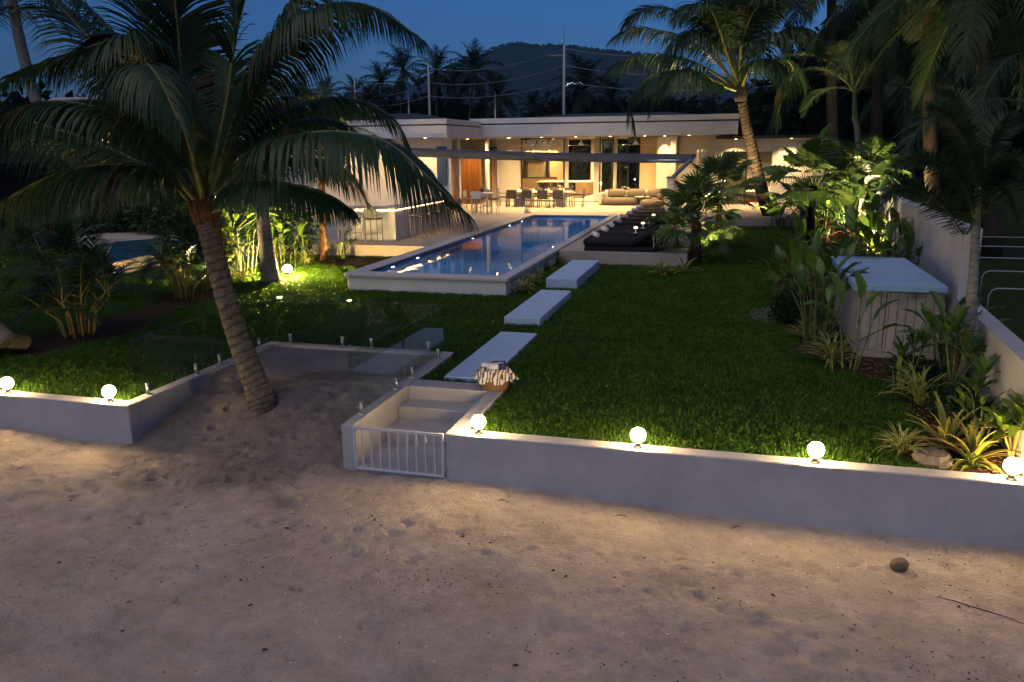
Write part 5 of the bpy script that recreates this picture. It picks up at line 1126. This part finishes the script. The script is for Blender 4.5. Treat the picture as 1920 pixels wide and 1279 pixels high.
rosette_plant('bright yellow green rosette shrub at the right edge by the lamp', (2.86, 8.68, 0), [(.02, -.05, .46), (.06, .12, .54), (-.10, .03, .36), (.0, .15, .3)], 4, pady, sc=.85, tm=m_cane)
rosette_plant('thin green stemmed plant in the mulch at far left', gz(122, 634), [(-.45, -.05, .95), (-.6, .1, .7), (-.35, .2, .8)], 5, pad2, sc=.7)
def shrub(label, loc, blobs, n, size, seed, m=m_leafd, name='leafy_shrub'):
    t = thing(name, label, 'shrub', loc); link('foliage', leaf_cloud('foliage', blobs, n, size, m, seed), t)
    for k in range(4): b_ = blobs[k % len(blobs)]; MB().tube([(0, 0, 0), (b_[0] * .5, b_[1] * .5, b_[2] * .5), (b_[0], b_[1], b_[2])], [.02, .014, .006], 5).build('stem', m_trunkd, t)
shrub('dark feathery shrub beside the gravel patch', gz(1478, 605), [(0, 0, .35, .34, .34, .32), (.2, .15, .5, .25, .25, .25), (-.12, -.1, .25, .25, .25, .22)], 2600, .07, 1)
shrub('low dark shrub behind the bromeliads', (2.75, 9.6, 0), [(0, 0, .2, .35, .6, .2), (-.1, .6, .22, .3, .4, .22)], 2200, .07, 2)
shrub('low dark leafy ground plants before the right wall', (2.7, 11.4, 0), [(0, 0, .18, .4, .7, .18), (-.25, .3, .2, .3, .4, .2)], 2200, .07, 3)
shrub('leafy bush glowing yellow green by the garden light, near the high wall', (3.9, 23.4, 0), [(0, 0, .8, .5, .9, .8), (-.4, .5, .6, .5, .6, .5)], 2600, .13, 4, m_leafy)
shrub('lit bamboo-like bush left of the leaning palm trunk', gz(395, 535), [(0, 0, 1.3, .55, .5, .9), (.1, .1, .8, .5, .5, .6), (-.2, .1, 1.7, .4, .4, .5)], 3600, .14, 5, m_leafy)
shrub('tall dark bush behind the pale trunk', (-13.2, 20.8, 0), [(0, 0, 1.2, 1.0, .8, 1.1), (.8, .4, .9, .7, .6, .8)], 3800, .14, 6)
shrub('dark bush left of the slender palm', (3.2, 31.0, 0), [(0, 0, 1.1, .9, .9, 1.0), (.4, .3, 1.9, .7, .7, .7)], 3600, .16, 7)
shrub('dark hedge mass behind the cane clumps at left', (-19.5, 24.5, 0), [(0, 0, 1.2, 1.6, 1, 1.2), (2, 1, 1.0, 1.3, .9, 1.1), (-2.5, .5, 1.4, 1.6, 1, 1.4)], 7000, .2, 8)
shrub('dark round bush before the neighbouring house', (-24, 25.5, 0), [(0, 0, 1.5, 1.8, 1.2, 1.5), (2.2, .4, 1.3, 1.4, 1, 1.3)], 6000, .2, 9)
# areca clumps
fs_ar = frond_set(1.5, .42, .035, 34, [m_palm, m_cane], 'areca', .35, 3, r0=.014, sd=400, elevs=(80, 68, 55, 40, 20, 0), droops=(60, 80, 90, 95, 90, 60))
def areca(label, loc, n, h, seed, sc=1.0, sp=.28):
    r = random.Random(seed); t = thing('cane_palm', label, 'palm', loc)
    for k in range(n):
        a = k * 2.4; x, y = sp * math.sqrt((k + .5) / n) * math.cos(a), sp * math.sqrt((k + .5) / n) * math.sin(a); hh = h * r.uniform(.5, 1.05); ex, ey = x * 2.3, y * 2.3
        MB().tube([(x, y, 0), (x * 1.3, y * 1.3, hh * .6), (ex, ey, hh)], [.022, .019, .012], 6).build('cane', m_cane, t, True)
        for q in range(3): link('frond', fs_ar[(k + q * 2) % 5], t, (ex, ey, hh), 0, (r.uniform(-.15, .15), r.uniform(-.1, .1), a + q * 2.1 + r.uniform(-.5, .5)), sc * r.uniform(.7, 1.05))
areca('clump of yellow canes with feathery fronds at the left of the lawn', gz(150, 628), 12, 1.0, 1, .85)
areca('lit clump of yellow canes left of the leaning palm trunk', gz(345, 560), 11, .8, 2, .8, .22)
areca('lit cane clump just behind the leaning palm trunk', gz(385, 545), 10, 1.2, 3, .85, .22)
areca('dim cane clump at the far left before the neighbouring pool', (-14.6, 14.5, 0), 10, 1.3, 4, 1.0, .3)
# dark wooden tree stakes
t = thing('tree_stakes', 'dark wooden stake frame holding up the ringed fan palm', 'stake', gz(1478, 530))
q = gz(1535, 505) - gz(1478, 530)
for p_, h_ in ((Vector((0, 0, 0)), .62), (q, .75), (Vector((.05, .9, 0)), .62)): MB().tube([tuple(p_), tuple(p_ + Vector((0, 0, h_)))], .03, 8).build('stake', m_trunkd, t)
MB().tube([(0, 0, .58), tuple(q + Vector((0, 0, .62)))], .028, 8).tube([(0, 0, .55), (.05, .9, .55)], .028, 8).build('crossbar', m_trunkd, t)
t = thing('tree_stakes', 'reddish wooden stakes against the foxtail trunk', 'stake', (2.72, 10.75, 0))
for x in (-.06, .1): MB().tube([(x, 0, 0), (x * .3 + .06, .06, .75)], .022, 8).build('stake', m_fibre, t)

paddle_plant('glowing plants seen through the rear windows of the living room', (gx(1138, 57), 57, .0), 22, 2.4, 31, pad, spread=.8, sc=2.2)
fan_palm('lit fan palm behind the rear windows of the living room', (gx(1165, 57), 57.2, 0), 1.9, fan_b, 14, 33, .1, m_trunkd, 1.0, -20, 75)
paddle_plant('leafy clump along the foot of the high wall', (3.05, 14.6 + 2.9, 0), 14, 1.0, 34, pad, spread=.3)

paddle_plant('leafy clump between the bromeliads and the low right wall', (2.75, 9.35, 0), 14, .42, 41, pady, spread=.22, sc=.7)
rosette_plant('leafy shrub left of the foxtail trunk before the planked door', (2.42, 11.35, 0), [(0, 0, .55), (-.12, .05, .42), (.12, .02, .62)], 42, pad2, sc=.75)
paddle_plant('paddle leaved plant at the corner of the low and high walls', (2.95, 11.9, 0), 10, .8, 43, pad, spread=.15, sc=.8)
paddle_plant('low dark leafy clump at the lawn edge left of the store', (1.3, 17.6, 0), 16, .6, 44, pad, spread=.35)
paddle_plant('leafy clump at the foot of the ringed fan palm', (1.9, 22.2, 0), 18, .7, 45, pad, spread=.5)
paddle_plant('leafy clump right of the lit coconut palm base', (2.9, 31.6, 0), 20, .9, 46, pad, spread=.6, sc=1.2)
fan_palm('fan palm glowing beside the slender grey palm', (4.6, 31.8, 0), 2.3, fan_b, 16, 47, .1, m_trunkd, 1.0, -30, 70)
# ================================================================== GARDEN LIGHTS
q = gz(540, 520); t = thing('flood_lamp', 'glaring round flood lamp on a short stake in the left lawn', 'lamp', q)
MB().tube([(0, 0, 0), (0, 0, .1)], .015, 6).build('stake', m_dark, t); MB().lathe([(.03, .08), (.09, .10), (.10, .16)], 16).build('housing', m_dark, t, True)
MB().lathe([(.0001, .14), (.07, .15), (.105, .20), (.105, .25), (.06, .305), (.0001, .315)], 20).build('bulb', m_bulb, t, True)
def uplight(px, py, lab, e, d, loc=None, ang=100):
    q = Vector(loc) if loc else gz(px, py); t = thing('uplight', lab, 'lamp', q, 0, 'garden uplights'); MB().lathe([(.03, 0), (.05, .03), (.06, .10), (.055, .10)], 12).build('housing', m_dark, t, True)
    MB().lathe([(.054, .09), (.054, .094), (.0001, .094)], 12).build('lens', m_bulb, t)
    light('uplight_beam', 'SPOT', (0, 0, .12), e, (1.0, .72, .33), t, .04, d, ang, .7)
uplight(1432, 428, 'bright uplight at the foot of the lit coconut palm', 260, (.12, .06, 1.0), ang=95)
uplight(1424, 420, 'added uplight under the crown of the lit coconut palm', 2400, (-.06, .05, 1.0), loc=(.25, 33.0, 0), ang=95)  # extra lamp put in under the crown to light its fronds
uplight(0, 0, 'added unseen uplight brightening the bushy fan palm', 380, (.05, .0, 1), loc=(-.75, 24.1, 0), ang=140)  # unseen lamp added to brighten this fan palm
uplight(626, 489, 'small bright uplight at the foot of the slim trunk', 160, (-.2, .25, 1.0))
uplight(0, 0, 'uplight hidden in the right bed behind the fan palm', 1500, (.2, .2, 1), loc=(3.3, 26.5, 0), ang=140)
uplight(0, 0, 'uplight hidden by the high wall behind the store', 900, (.05, -.1, 1), loc=(3.55, 22.6, 0), ang=150)
uplight(0, 0, 'uplight hidden deep in the right bed near the slender palm', 2600, (.1, .1, 1), loc=(4.0, 30.5, 0), ang=140)
uplight(0, 0, 'added unseen uplight behind the lit ginger clump', 420, (.1, -.1, 1), loc=(-12.3, 17.2, 0), ang=140)  # unseen lamp added to help the flood lamp light these leaves
uplight(0, 0, 'added unseen uplight in the lit cane clump', 300, (.1, -.05, 1), loc=(-11.35, 15.6, 0), ang=130)  # unseen lamp added for light among the canes
uplight(0, 0, 'uplight among the plants behind the living room', 900, (.05, .05, 1), loc=(gx(1150, 56), 55.9, 0), ang=150)
# ------------------------------------------------------------------ basket of towels
q = gz(926, 733, .05)
t = thing('towel_basket', 'round wicker basket beside the stairs, heaped with towels', 'basket', (-2.98, 9.92, .053))
b = MB().lathe([(.15, 0), (.17, .02), (.205, .10), (.225, .18), (.235, .19), (.22, .2), (.19, .12), (.0, .1)], 26); b.build('basket_body', m_wicker, t, True)
for z, r_ in ((.035, .178), (.075, .194), (.115, .21), (.155, .221)): MB().tube([(r_ * math.cos(a), r_ * math.sin(a), z) for a in np.linspace(0, 2 * math.pi, 25)], .009, 6).build('woven_band', m_wicker, t, True)
def m_pattern():
    m = bpy.data.materials.new('patterned_towel'); m.use_nodes = True; n = m.node_tree; b = n.nodes['Principled BSDF']; b.inputs['Roughness'].default_value = .9
    tc = n.nodes.new('ShaderNodeTexCoord'); wv = n.nodes.new('ShaderNodeTexWave'); wv.inputs['Scale'].default_value = 6.5; wv.inputs['Distortion'].default_value = 5; wv.inputs['Detail'].default_value = 1; wv.inputs['Detail Scale'].default_value = 2
    rp = n.nodes.new('ShaderNodeValToRGB'); rp.color_ramp.interpolation = 'CONSTANT'; rp.color_ramp.elements[0].color = (.15, .07, .04, 1); rp.color_ramp.elements[1].position = .45; rp.color_ramp.elements[1].color = (.75, .70, .62, 1)
    n.links.new(tc.outputs['Object'], wv.inputs[0]); n.links.new(wv.outputs[0], rp.inputs[0]); n.links.new(rp.outputs[0], b.inputs['Base Color']); return m
mp = m_pattern()
b = MB(); n_, k_ = 56, 9
for i in range(k_ + 1):
    u = i / k_
    for j in range(n_):
        a = 2 * math.pi * j / n_; rp_ = .06 + .235 * u; fold = 1 + (.10 * math.sin(9 * a + 1.2 * math.sin(2 * a)) + .05 * math.sin(17 * a)) * u
        z = .30 - .03 * u - (.13 * max(0, u - .55) / .45) + .02 * math.sin(7 * a) * u + .012 * math.sin(13 * a + 3 * u); b.v.append((rp_ * fold * math.cos(a), rp_ * fold * math.sin(a) * .92, z))
for i in range(k_):
    for j in range(n_): b.f.append((i * n_ + j, i * n_ + (j + 1) % n_, (i + 1) * n_ + (j + 1) % n_, (i + 1) * n_ + j)); b.m.append(0)
b.f.append(tuple(range(n_))); b.m.append(0)
o = b.build('patterned_cloth', mp, t, True); tag(o, 'brown and white patterned cloth draped over the rim', None)
m_navyt = mat('navy_towel', (.035, .04, .11), .95, bump=.5, bscale=120)
for k in range(7):
    a = k * 2.4; r_ = .05 + .014 * k; tw_ = MB().tube([(r_ * math.cos(a) - .07, r_ * math.sin(a), .315), (r_ * math.cos(a) + .07, r_ * math.sin(a) + .02, .325)], [.042, .046], 10); tw_.build('towel_roll', m_navyt if k % 2 else m_towel, t, True)
# ------------------------------------------------------------------ coconut on the sand, sticks, litter
zc = float(sandz(np.array([1.66]), np.array([7.42]))[0])
b = MB().lathe([(.0001, -.075)] + [(.095 * math.sin(math.pi * k / 12) * (1 + .04 * math.sin(k)), -.075 * math.cos(math.pi * k / 12)) for k in range(1, 12)] + [(.0001, .078)], 18)
r = random.Random(2); b.v = [(.85 * x * (1 + .06 * math.sin(3 * math.atan2(y, x))) * 1.05, y * .77, .85 * z + .01 * math.sin(9 * x)) for x, y, z in b.v]
tag(b.build('coconut', m_husk, None, True, (1.66, 7.42, zc + .045), .5), 'round weathered coconut lying on the sand at lower right', 'coconut')
tag(MB().lathe([(.16, -.03), (.2, .04), (.15, .11), (.0, .13)], 9).build('boulder', m_stone, None, False, (2.12, 8.62, 0)), 'dark stone in the bed under the bromeliads', 'stone')
def sd(x, y): return float(sandz(np.array([x]), np.array([y]))[0])
for (px, py, L, a, lab) in [(1850, 1140, .75, -.35, 'long thin driftwood stick at the lower right of the sand'), (1165, 972, .13, .4, 'short curved twig on the sand below the long wall'), (1380, 985, .16, .9, 'bent twig on the sand below the third globe lamp'), (1340, 1150, .12, -.3, 'pale splinter of wood on the sand, centre right'), (945, 952, .14, .2, 'thin twig on the sand right of the gate')]:
    q = gz(px, py, -.6); pts = []
    for k in range(7):
        u = k / 6 - .5; x = q.x + u * L * math.cos(a) + .03 * L * math.sin(k * 2.1); y = q.y + u * L * math.sin(a) + (.12 if L < .5 else .012) * L * math.sin(k * .9); pts.append((x, y, sd(x, y) + .008))
    tag(MB().tube(pts, [.002, .004, .004, .004, .003, .003, .001], 6).build('twig', m_shell if 'pale' in lab else m_litter), lab, 'twig')
def litter(name, n, m, seed, smin, smax, label, cat, yl, flat=.4, cl=0):
    r = np.random.default_rng(seed); b = MB(); cs = [(r.uniform(-7, 4), r.uniform(*yl)) for _ in range(max(1, cl))]
    X = []
    for k in range(n):
        if cl and r.random() < .75: c = cs[r.integers(len(cs))]; X.append((c[0] + r.normal(0, .35), c[1] + r.normal(0, .12)))
        else: X.append((r.uniform(-9, 4), r.uniform(*yl)))
    X = np.array(X); X[:, 1] = np.minimum(X[:, 1], 7.95); Z = sandz(X[:, 0], X[:, 1])
    for (x, y), z in zip(X, Z):
        s = r.uniform(smin, smax); a = r.uniform(0, 6.28); e = r.uniform(1, 1.25) if 'shell' in name else r.uniform(1, 1.9); c, s_ = math.cos(a), math.sin(a); vs = []
        for j in range(6):
            t = j * math.pi / 3; u, v = s * e * math.cos(t) * r.uniform(.7, 1.2), s * math.sin(t) * r.uniform(.7, 1.2); vs.append((x + u * c - v * s_, y + u * s_ + v * c, z + .004))
        b.add(vs + [(x, y, z + .006 + s * flat)], [(j, (j + 1) % 6, 6) for j in range(6)])
    o = b.build(name, m); tag(o, label, cat, None, 'stuff')
litter('shell_bits', 300, m_shell, 4, .003, .011, 'tiny white shells scattered over the sand', 'shells', (4.6, 7.5), .5, 26)
litter('leaf_litter', 1100, m_litter, 6, .002, .010, 'dark scraps of leaf and seaweed scattered over the sand', 'litter', (4.2, 7.8), .25, 46)
litter('husk_litter', 900, m_wicker, 8, .002, .009, 'brown plant scraps scattered over the sand', 'litter', (4.6, 7.6), .25, 30)
litter('seaweed_clumps', 70, m_litter, 10, .006, .020, 'ragged dark clumps of dried seaweed on the lower sand', 'seaweed', (4.3, 7.0), .35, 14)
def chips():
    r = np.random.default_rng(12); b = MB()
    for k in range(900):
        y = r.uniform(8.35, 12.8); x = r.uniform(1.9, 3.1)
        if not mulch_right(np.array([x + .02]), np.array([y]))[0] or x > bxl(y) - .04: continue
        s = r.uniform(.012, .035); a = r.uniform(0, 6.28); c, s_ = math.cos(a), math.sin(a); z = .015 + r.uniform(0, .02)
        b.add([(x - s * c - .006 * s_, y - s * s_ + .006 * c, z), (x + s * c - .006 * s_, y + s * s_ + .006 * c, z + r.uniform(-.01, .02)), (x + s * c + .006 * s_, y + s * s_ - .006 * c, z + .006), (x - s * c + .006 * s_, y - s * s_ - .006 * c, z + .006)], [(0, 1, 2, 3)])
    tag(b.build('bark_chips', m_wicker), 'brown bark chips covering the right flower bed', 'mulch', None, 'stuff')
chips()
# ================================================================== BEYOND THE GARDEN
# neighbour on the left: pool and dark roof
t = thing('swimming_pool', 'neighbouring small blue pool behind the left cane clumps', 'pool', gz(240, 490))
o_ = t.location.copy(); P4 = [gz(150, 503, .38) - o_, gz(190, 500, .38) - o_, gz(330, 470, .38) - o_, gz(300, 444, .38) - o_, gz(190, 452, .38) - o_, gz(20, 488, .38) - o_]
ct = sum((q for q in P4), Vector()) / 6; W4 = [gz(190, 496, .384) - o_, gz(322, 468, .384) - o_, gz(296, 447, .384) - o_, gz(215, 453, .384) - o_]
ct = sum((q for q in W4), Vector()) / 4; P4 = [((q.x - ct.x) * 1.05 + ct.x, (q.y - ct.y) * 1.04 + ct.y) for q in W4]
MB().prism(P4, -.1, .30).build('base_wall', m_bwall, t); MB().prism(P4, .303, .38).build('coping', m_coping, t)
MB().add([tuple(q) for q in W4], [(0, 1, 2, 3)]).build('water', mat('neighbour_water', (.02, .12, .22), .12, spec=.6), t)
t = thing('neighbour_house', 'dark hipped roof of the neighbouring house at the upper left', 'house', (-27, 30, 0))
MB().box(-7, 4, -2, 6, 0, 2.5).build('wall', m_thatch, t)
MB().add([(-8, -3, 2.8), (5, -3, 2.8), (5, 7, 2.8), (-8, 7, 2.8), (-4, 2, 5.6), (1, 2, 5.6)], [(0, 1, 5, 4), (1, 2, 5), (2, 3, 4, 5), (3, 0, 4)]).build('roof', m_thatch, t)
MB().tube([(-4, 2, 5.62), (1, 2, 5.62)], .09, 8).build('ridge_cap', m_concpole, t)
# utility poles and wires
def pole(px, ptop, Y, lab, arm=True, r=.17):
    tp_ = at(px, ptop, Y); t = thing('utility_pole', lab, 'utility pole', (tp_.x, Y, 0), 0, 'concrete poles behind the villa')
    MB().tube([(0, 0, 0), (0, 0, tp_.z - 1.6)], [r, r * .62], 10).build('shaft', m_concpole, t, True); MB().tube([(0, 0, tp_.z - 1.6), (.0, 0, tp_.z)], [.05, .02], 6).build('spike', m_concpole, t)
    if arm:
        MB().bbox(-1.5, .3, -.06, .06, tp_.z - 2.6, tp_.z - 2.45, .01).build('crossarm', m_rack, t)
        for x in (-1.4, -.7): MB().tube([(x, 0, tp_.z - 2.45), (x, 0, tp_.z - 2.2)], .05, 6).build('insulator', m_pot, t)
    return tp_
pole(1058, 50, 78, 'tallest concrete utility pole above the villa roof'); pole(802, 95, 90, 'concrete utility pole left of the main roof, before the palms', False); pole(663, 125, 104, 'thin far utility pole at the left of the far grove'); pole(592, 150, 118, 'small far utility pole at the left end of the line'); pole(1437, 165, 74, 'pale utility pole right of the lit palm trunk', False)
for px, pt, Y, lab in ((765, 170, 80, 'short pale post left of the second pole'), (928, 172, 76, 'short pale post behind the main roof')): pole(px, pt, Y, lab, False, .11)
def wire(pts, lab, sag):
    b = MB(); P = []
    for a, c in zip(pts[:-1], pts[1:]):
        A, B_ = at(*a), at(*c)
        for k in range(12): u = k / 12; v = A.lerp(B_, u); v.z -= sag * 4 * u * (1 - u); P.append(v)
    P.append(at(*pts[-1])); o_ = P[0].copy(); b.tube([p_ - o_ for p_ in P], .03, 5); tag(b.build('power_line', m_wire, None, False, o_), lab, 'cable', 'power lines behind the villa')
wire([(592, 157, 118), (663, 152, 104), (802, 129, 90), (1058, 91, 78), (1500, 80, 70)], 'upper power line strung between the poles', .9)
wire([(592, 178, 118), (663, 176, 104), (802, 155, 90), (1058, 123, 78), (1500, 124, 70)], 'middle power line strung between the poles', .8)
wire([(592, 195, 118), (663, 193, 104), (802, 180, 90), (1058, 154, 78), (1500, 155, 70)], 'lower power line strung between the poles', .7)
# white hoops on the dark plot beyond the wall
for k, (X0, Y0, W_) in enumerate(((4.62, 16.3, 2.4), (5.1, 18.6, 2.4), (5.5, 20.8, 2.4), (5.9, 23.2, 2.2), (6.3, 25.6, 2.2))):
    h = .62; pts = [(0, 0, 0), (0, 0, h - .12), (.04, 0, h - .04), (.12, 0, h), (W_ - .12, 0, h), (W_ - .04, 0, h - .04), (W_, 0, h - .12), (W_, 0, 0)]
    tag(MB().tube(pts, .014, 8).build('pipe_hoop', m_pvc, None, True, (X0, Y0, 0)), 'white pipe hoop on the dark plot beyond the wall, %s from the viewer' % ['nearest', 'second', 'third', 'fourth', 'farthest'][k], 'pipe hoop', 'pipe hoops beyond the wall')
# far hill
def hill():
    sk = [(-4000, 200), (-400, 215), (300, 205), (560, 196), (700, 176), (780, 157), (830, 134), (880, 112), (930, 92), (962, 83), (1000, 87), (1060, 88), (1110, 93), (1160, 99), (1220, 110), (1320, 140), (1500, 182), (1800, 215), (3000, 235)]
    D = 1500.; n = 260; b = MB(); px = np.linspace(-900, 2800, n); py = np.interp(px, [s[0] for s in sk], [s[1] for s in sk])
    py = py + 2.2 * vnoise(px, px * 0, .09, 3) + 1.5 * vnoise(px, px * 0, .3, 4)
    rows = 26; V_ = []
    for i in range(rows):
        u = i / (rows - 1)
        for x, y in zip(px, py):
            p_ = at(x, y, D); zt = max(p_.z, 20); V_.append((p_.x * (1 - .35 * (1 - u)), D * (.55 + .45 * u), zt * u ** 1.3))
    V_ = np.array(V_); V_[:, 2] += 14 * vnoise(V_[:, 0], V_[:, 1], .012, 6) * np.repeat(np.sin(np.linspace(0, math.pi, rows)), n)
    idx = np.arange(n * rows).reshape(rows, n); Q = np.stack([idx[:-1, :-1], idx[:-1, 1:], idx[1:, 1:], idx[1:, :-1]], -1).reshape(-1, 4)
    struct(link('hill', npmesh('hill', V_, Q, m_hill, smooth=True)))
    r = np.random.default_rng(8); m = 9000; ii = r.integers(0, n * rows, m); ii[:3200] = r.integers(n * (rows - 1), n * rows, 3200); c = V_[ii] + np.column_stack([r.normal(0, 6, m), r.normal(0, 10, m), np.full(m, -1.5)])
    s = r.uniform(3.0, 6.5, m); blob = nrm(np.array([[0, 0, 1], [1, 0, .2], [.3, .95, .25], [-.8, .6, .2], [-.8, -.6, .2], [.3, -.95, .25]])); blob = blob[None] * r.uniform(.7, 1.25, (m, 6, 1)) * s[:, None, None] + c[:, None]
    f = np.array([(0, 1, 2), (0, 2, 3), (0, 3, 4), (0, 4, 5), (0, 5, 1)]); Q = (np.arange(m)[:, None, None] * 6 + f[None]).reshape(-1, 3)
    tag(link('hill_forest', npmesh('hill_forest', blob.reshape(-1, 3), Q, m_hill)), 'dark forest covering the far hill', 'forest', None, 'stuff')
hill()
hl = thing('hill_lights', 'small cluster of white lights low on the far hill', 'lights', at(1070, 158, 800))
for k, (dx, dz) in enumerate([(-3, 0), (-1, .8), (1.5, 1.2), (4, .4), (6.5, 1.4), (9, 1.0), (11, .2), (-4, -1.5)]): MB().lathe([(.1, -.5), (.8, 0), (.1, .5)], 8, (dx, 0, dz)).build('light_point', m_farlight, hl)
q = at(1617, 322, 60); tag(MB().lathe([(.02, -.09), (.12, 0), (.02, .09)], 10).build('far_lamp', mat('white_lamp', (.9, .9, .9), .3, emis=(.9, .95, 1), es=8), None, False, q), 'small white lamp shining far behind the right bed', 'lamp')
# dark woodland masses
def woods():
    r = np.random.default_rng(21); bl = []
    for k in range(60):                                   # behind the villa
        px = r.uniform(430, 1500); Y = r.uniform(100, 150); ph = r.uniform(178, 206); p_ = at(px, ph, Y); bl.append((p_.x, Y, p_.z * .5, r.uniform(4, 7), 4, p_.z * .55))
    for k in range(26):                                   # behind the near palm on the left
        px = r.uniform(-200, 520); Y = r.uniform(60, 100); ph = r.uniform(170, 215); p_ = at(px, ph, Y); bl.append((p_.x, Y, p_.z * .5, r.uniform(3, 5), 3, p_.z * .55))
    tag(link('woodland', leaf_cloud('woodland', bl, 46000, 1.5, m_wood_mass, 3)), 'dark belt of trees behind the villa and its neighbour', 'trees', None, 'stuff')
    bl = []
    for k in range(70):                                   # right grove
        px = r.uniform(1500, 2300); Y = r.uniform(53, 80); p_ = at(px, r.uniform(-160, 160), Y); z = r.uniform(2, max(4, p_.z)); bl.append((p_.x, Y, z, r.uniform(2.5, 4.2), 2.5, r.uniform(2, 3.6)))
    for k in range(30):
        px = r.uniform(1500, 2300); Y = r.uniform(55, 75); p_ = at(px, 250, Y); bl.append((p_.x, Y, r.uniform(.5, 4), 3.5, 2.5, 3))
    tag(link('grove', leaf_cloud('grove', bl, 60000, .9, m_wood_mass, 5)), 'dark dense grove filling the right behind the boundary wall', 'trees', None, 'stuff')
woods()

# ------------------------------------------------------------------ evening air
hz = MB().box(-2700, 2700, -2200, 4700, -3, 245).build('haze', None)
hm = bpy.data.materials.new('evening_air'); hm.use_nodes = True; n = hm.node_tree; n.nodes.remove(n.nodes['Principled BSDF'])
pv = n.nodes.new('ShaderNodeVolumePrincipled'); pv.inputs['Color'].default_value = (.30, .62, 1.0, 1); pv.inputs['Density'].default_value = .00017; pv.inputs['Anisotropy'].default_value = .1
n.links.new(pv.outputs[0], n.nodes['Material Output'].inputs['Volume']); hz.data.materials.clear(); hz.data.materials.append(hm)
tag(hz, 'thin blue evening air over the whole place', 'haze', None, 'stuff')
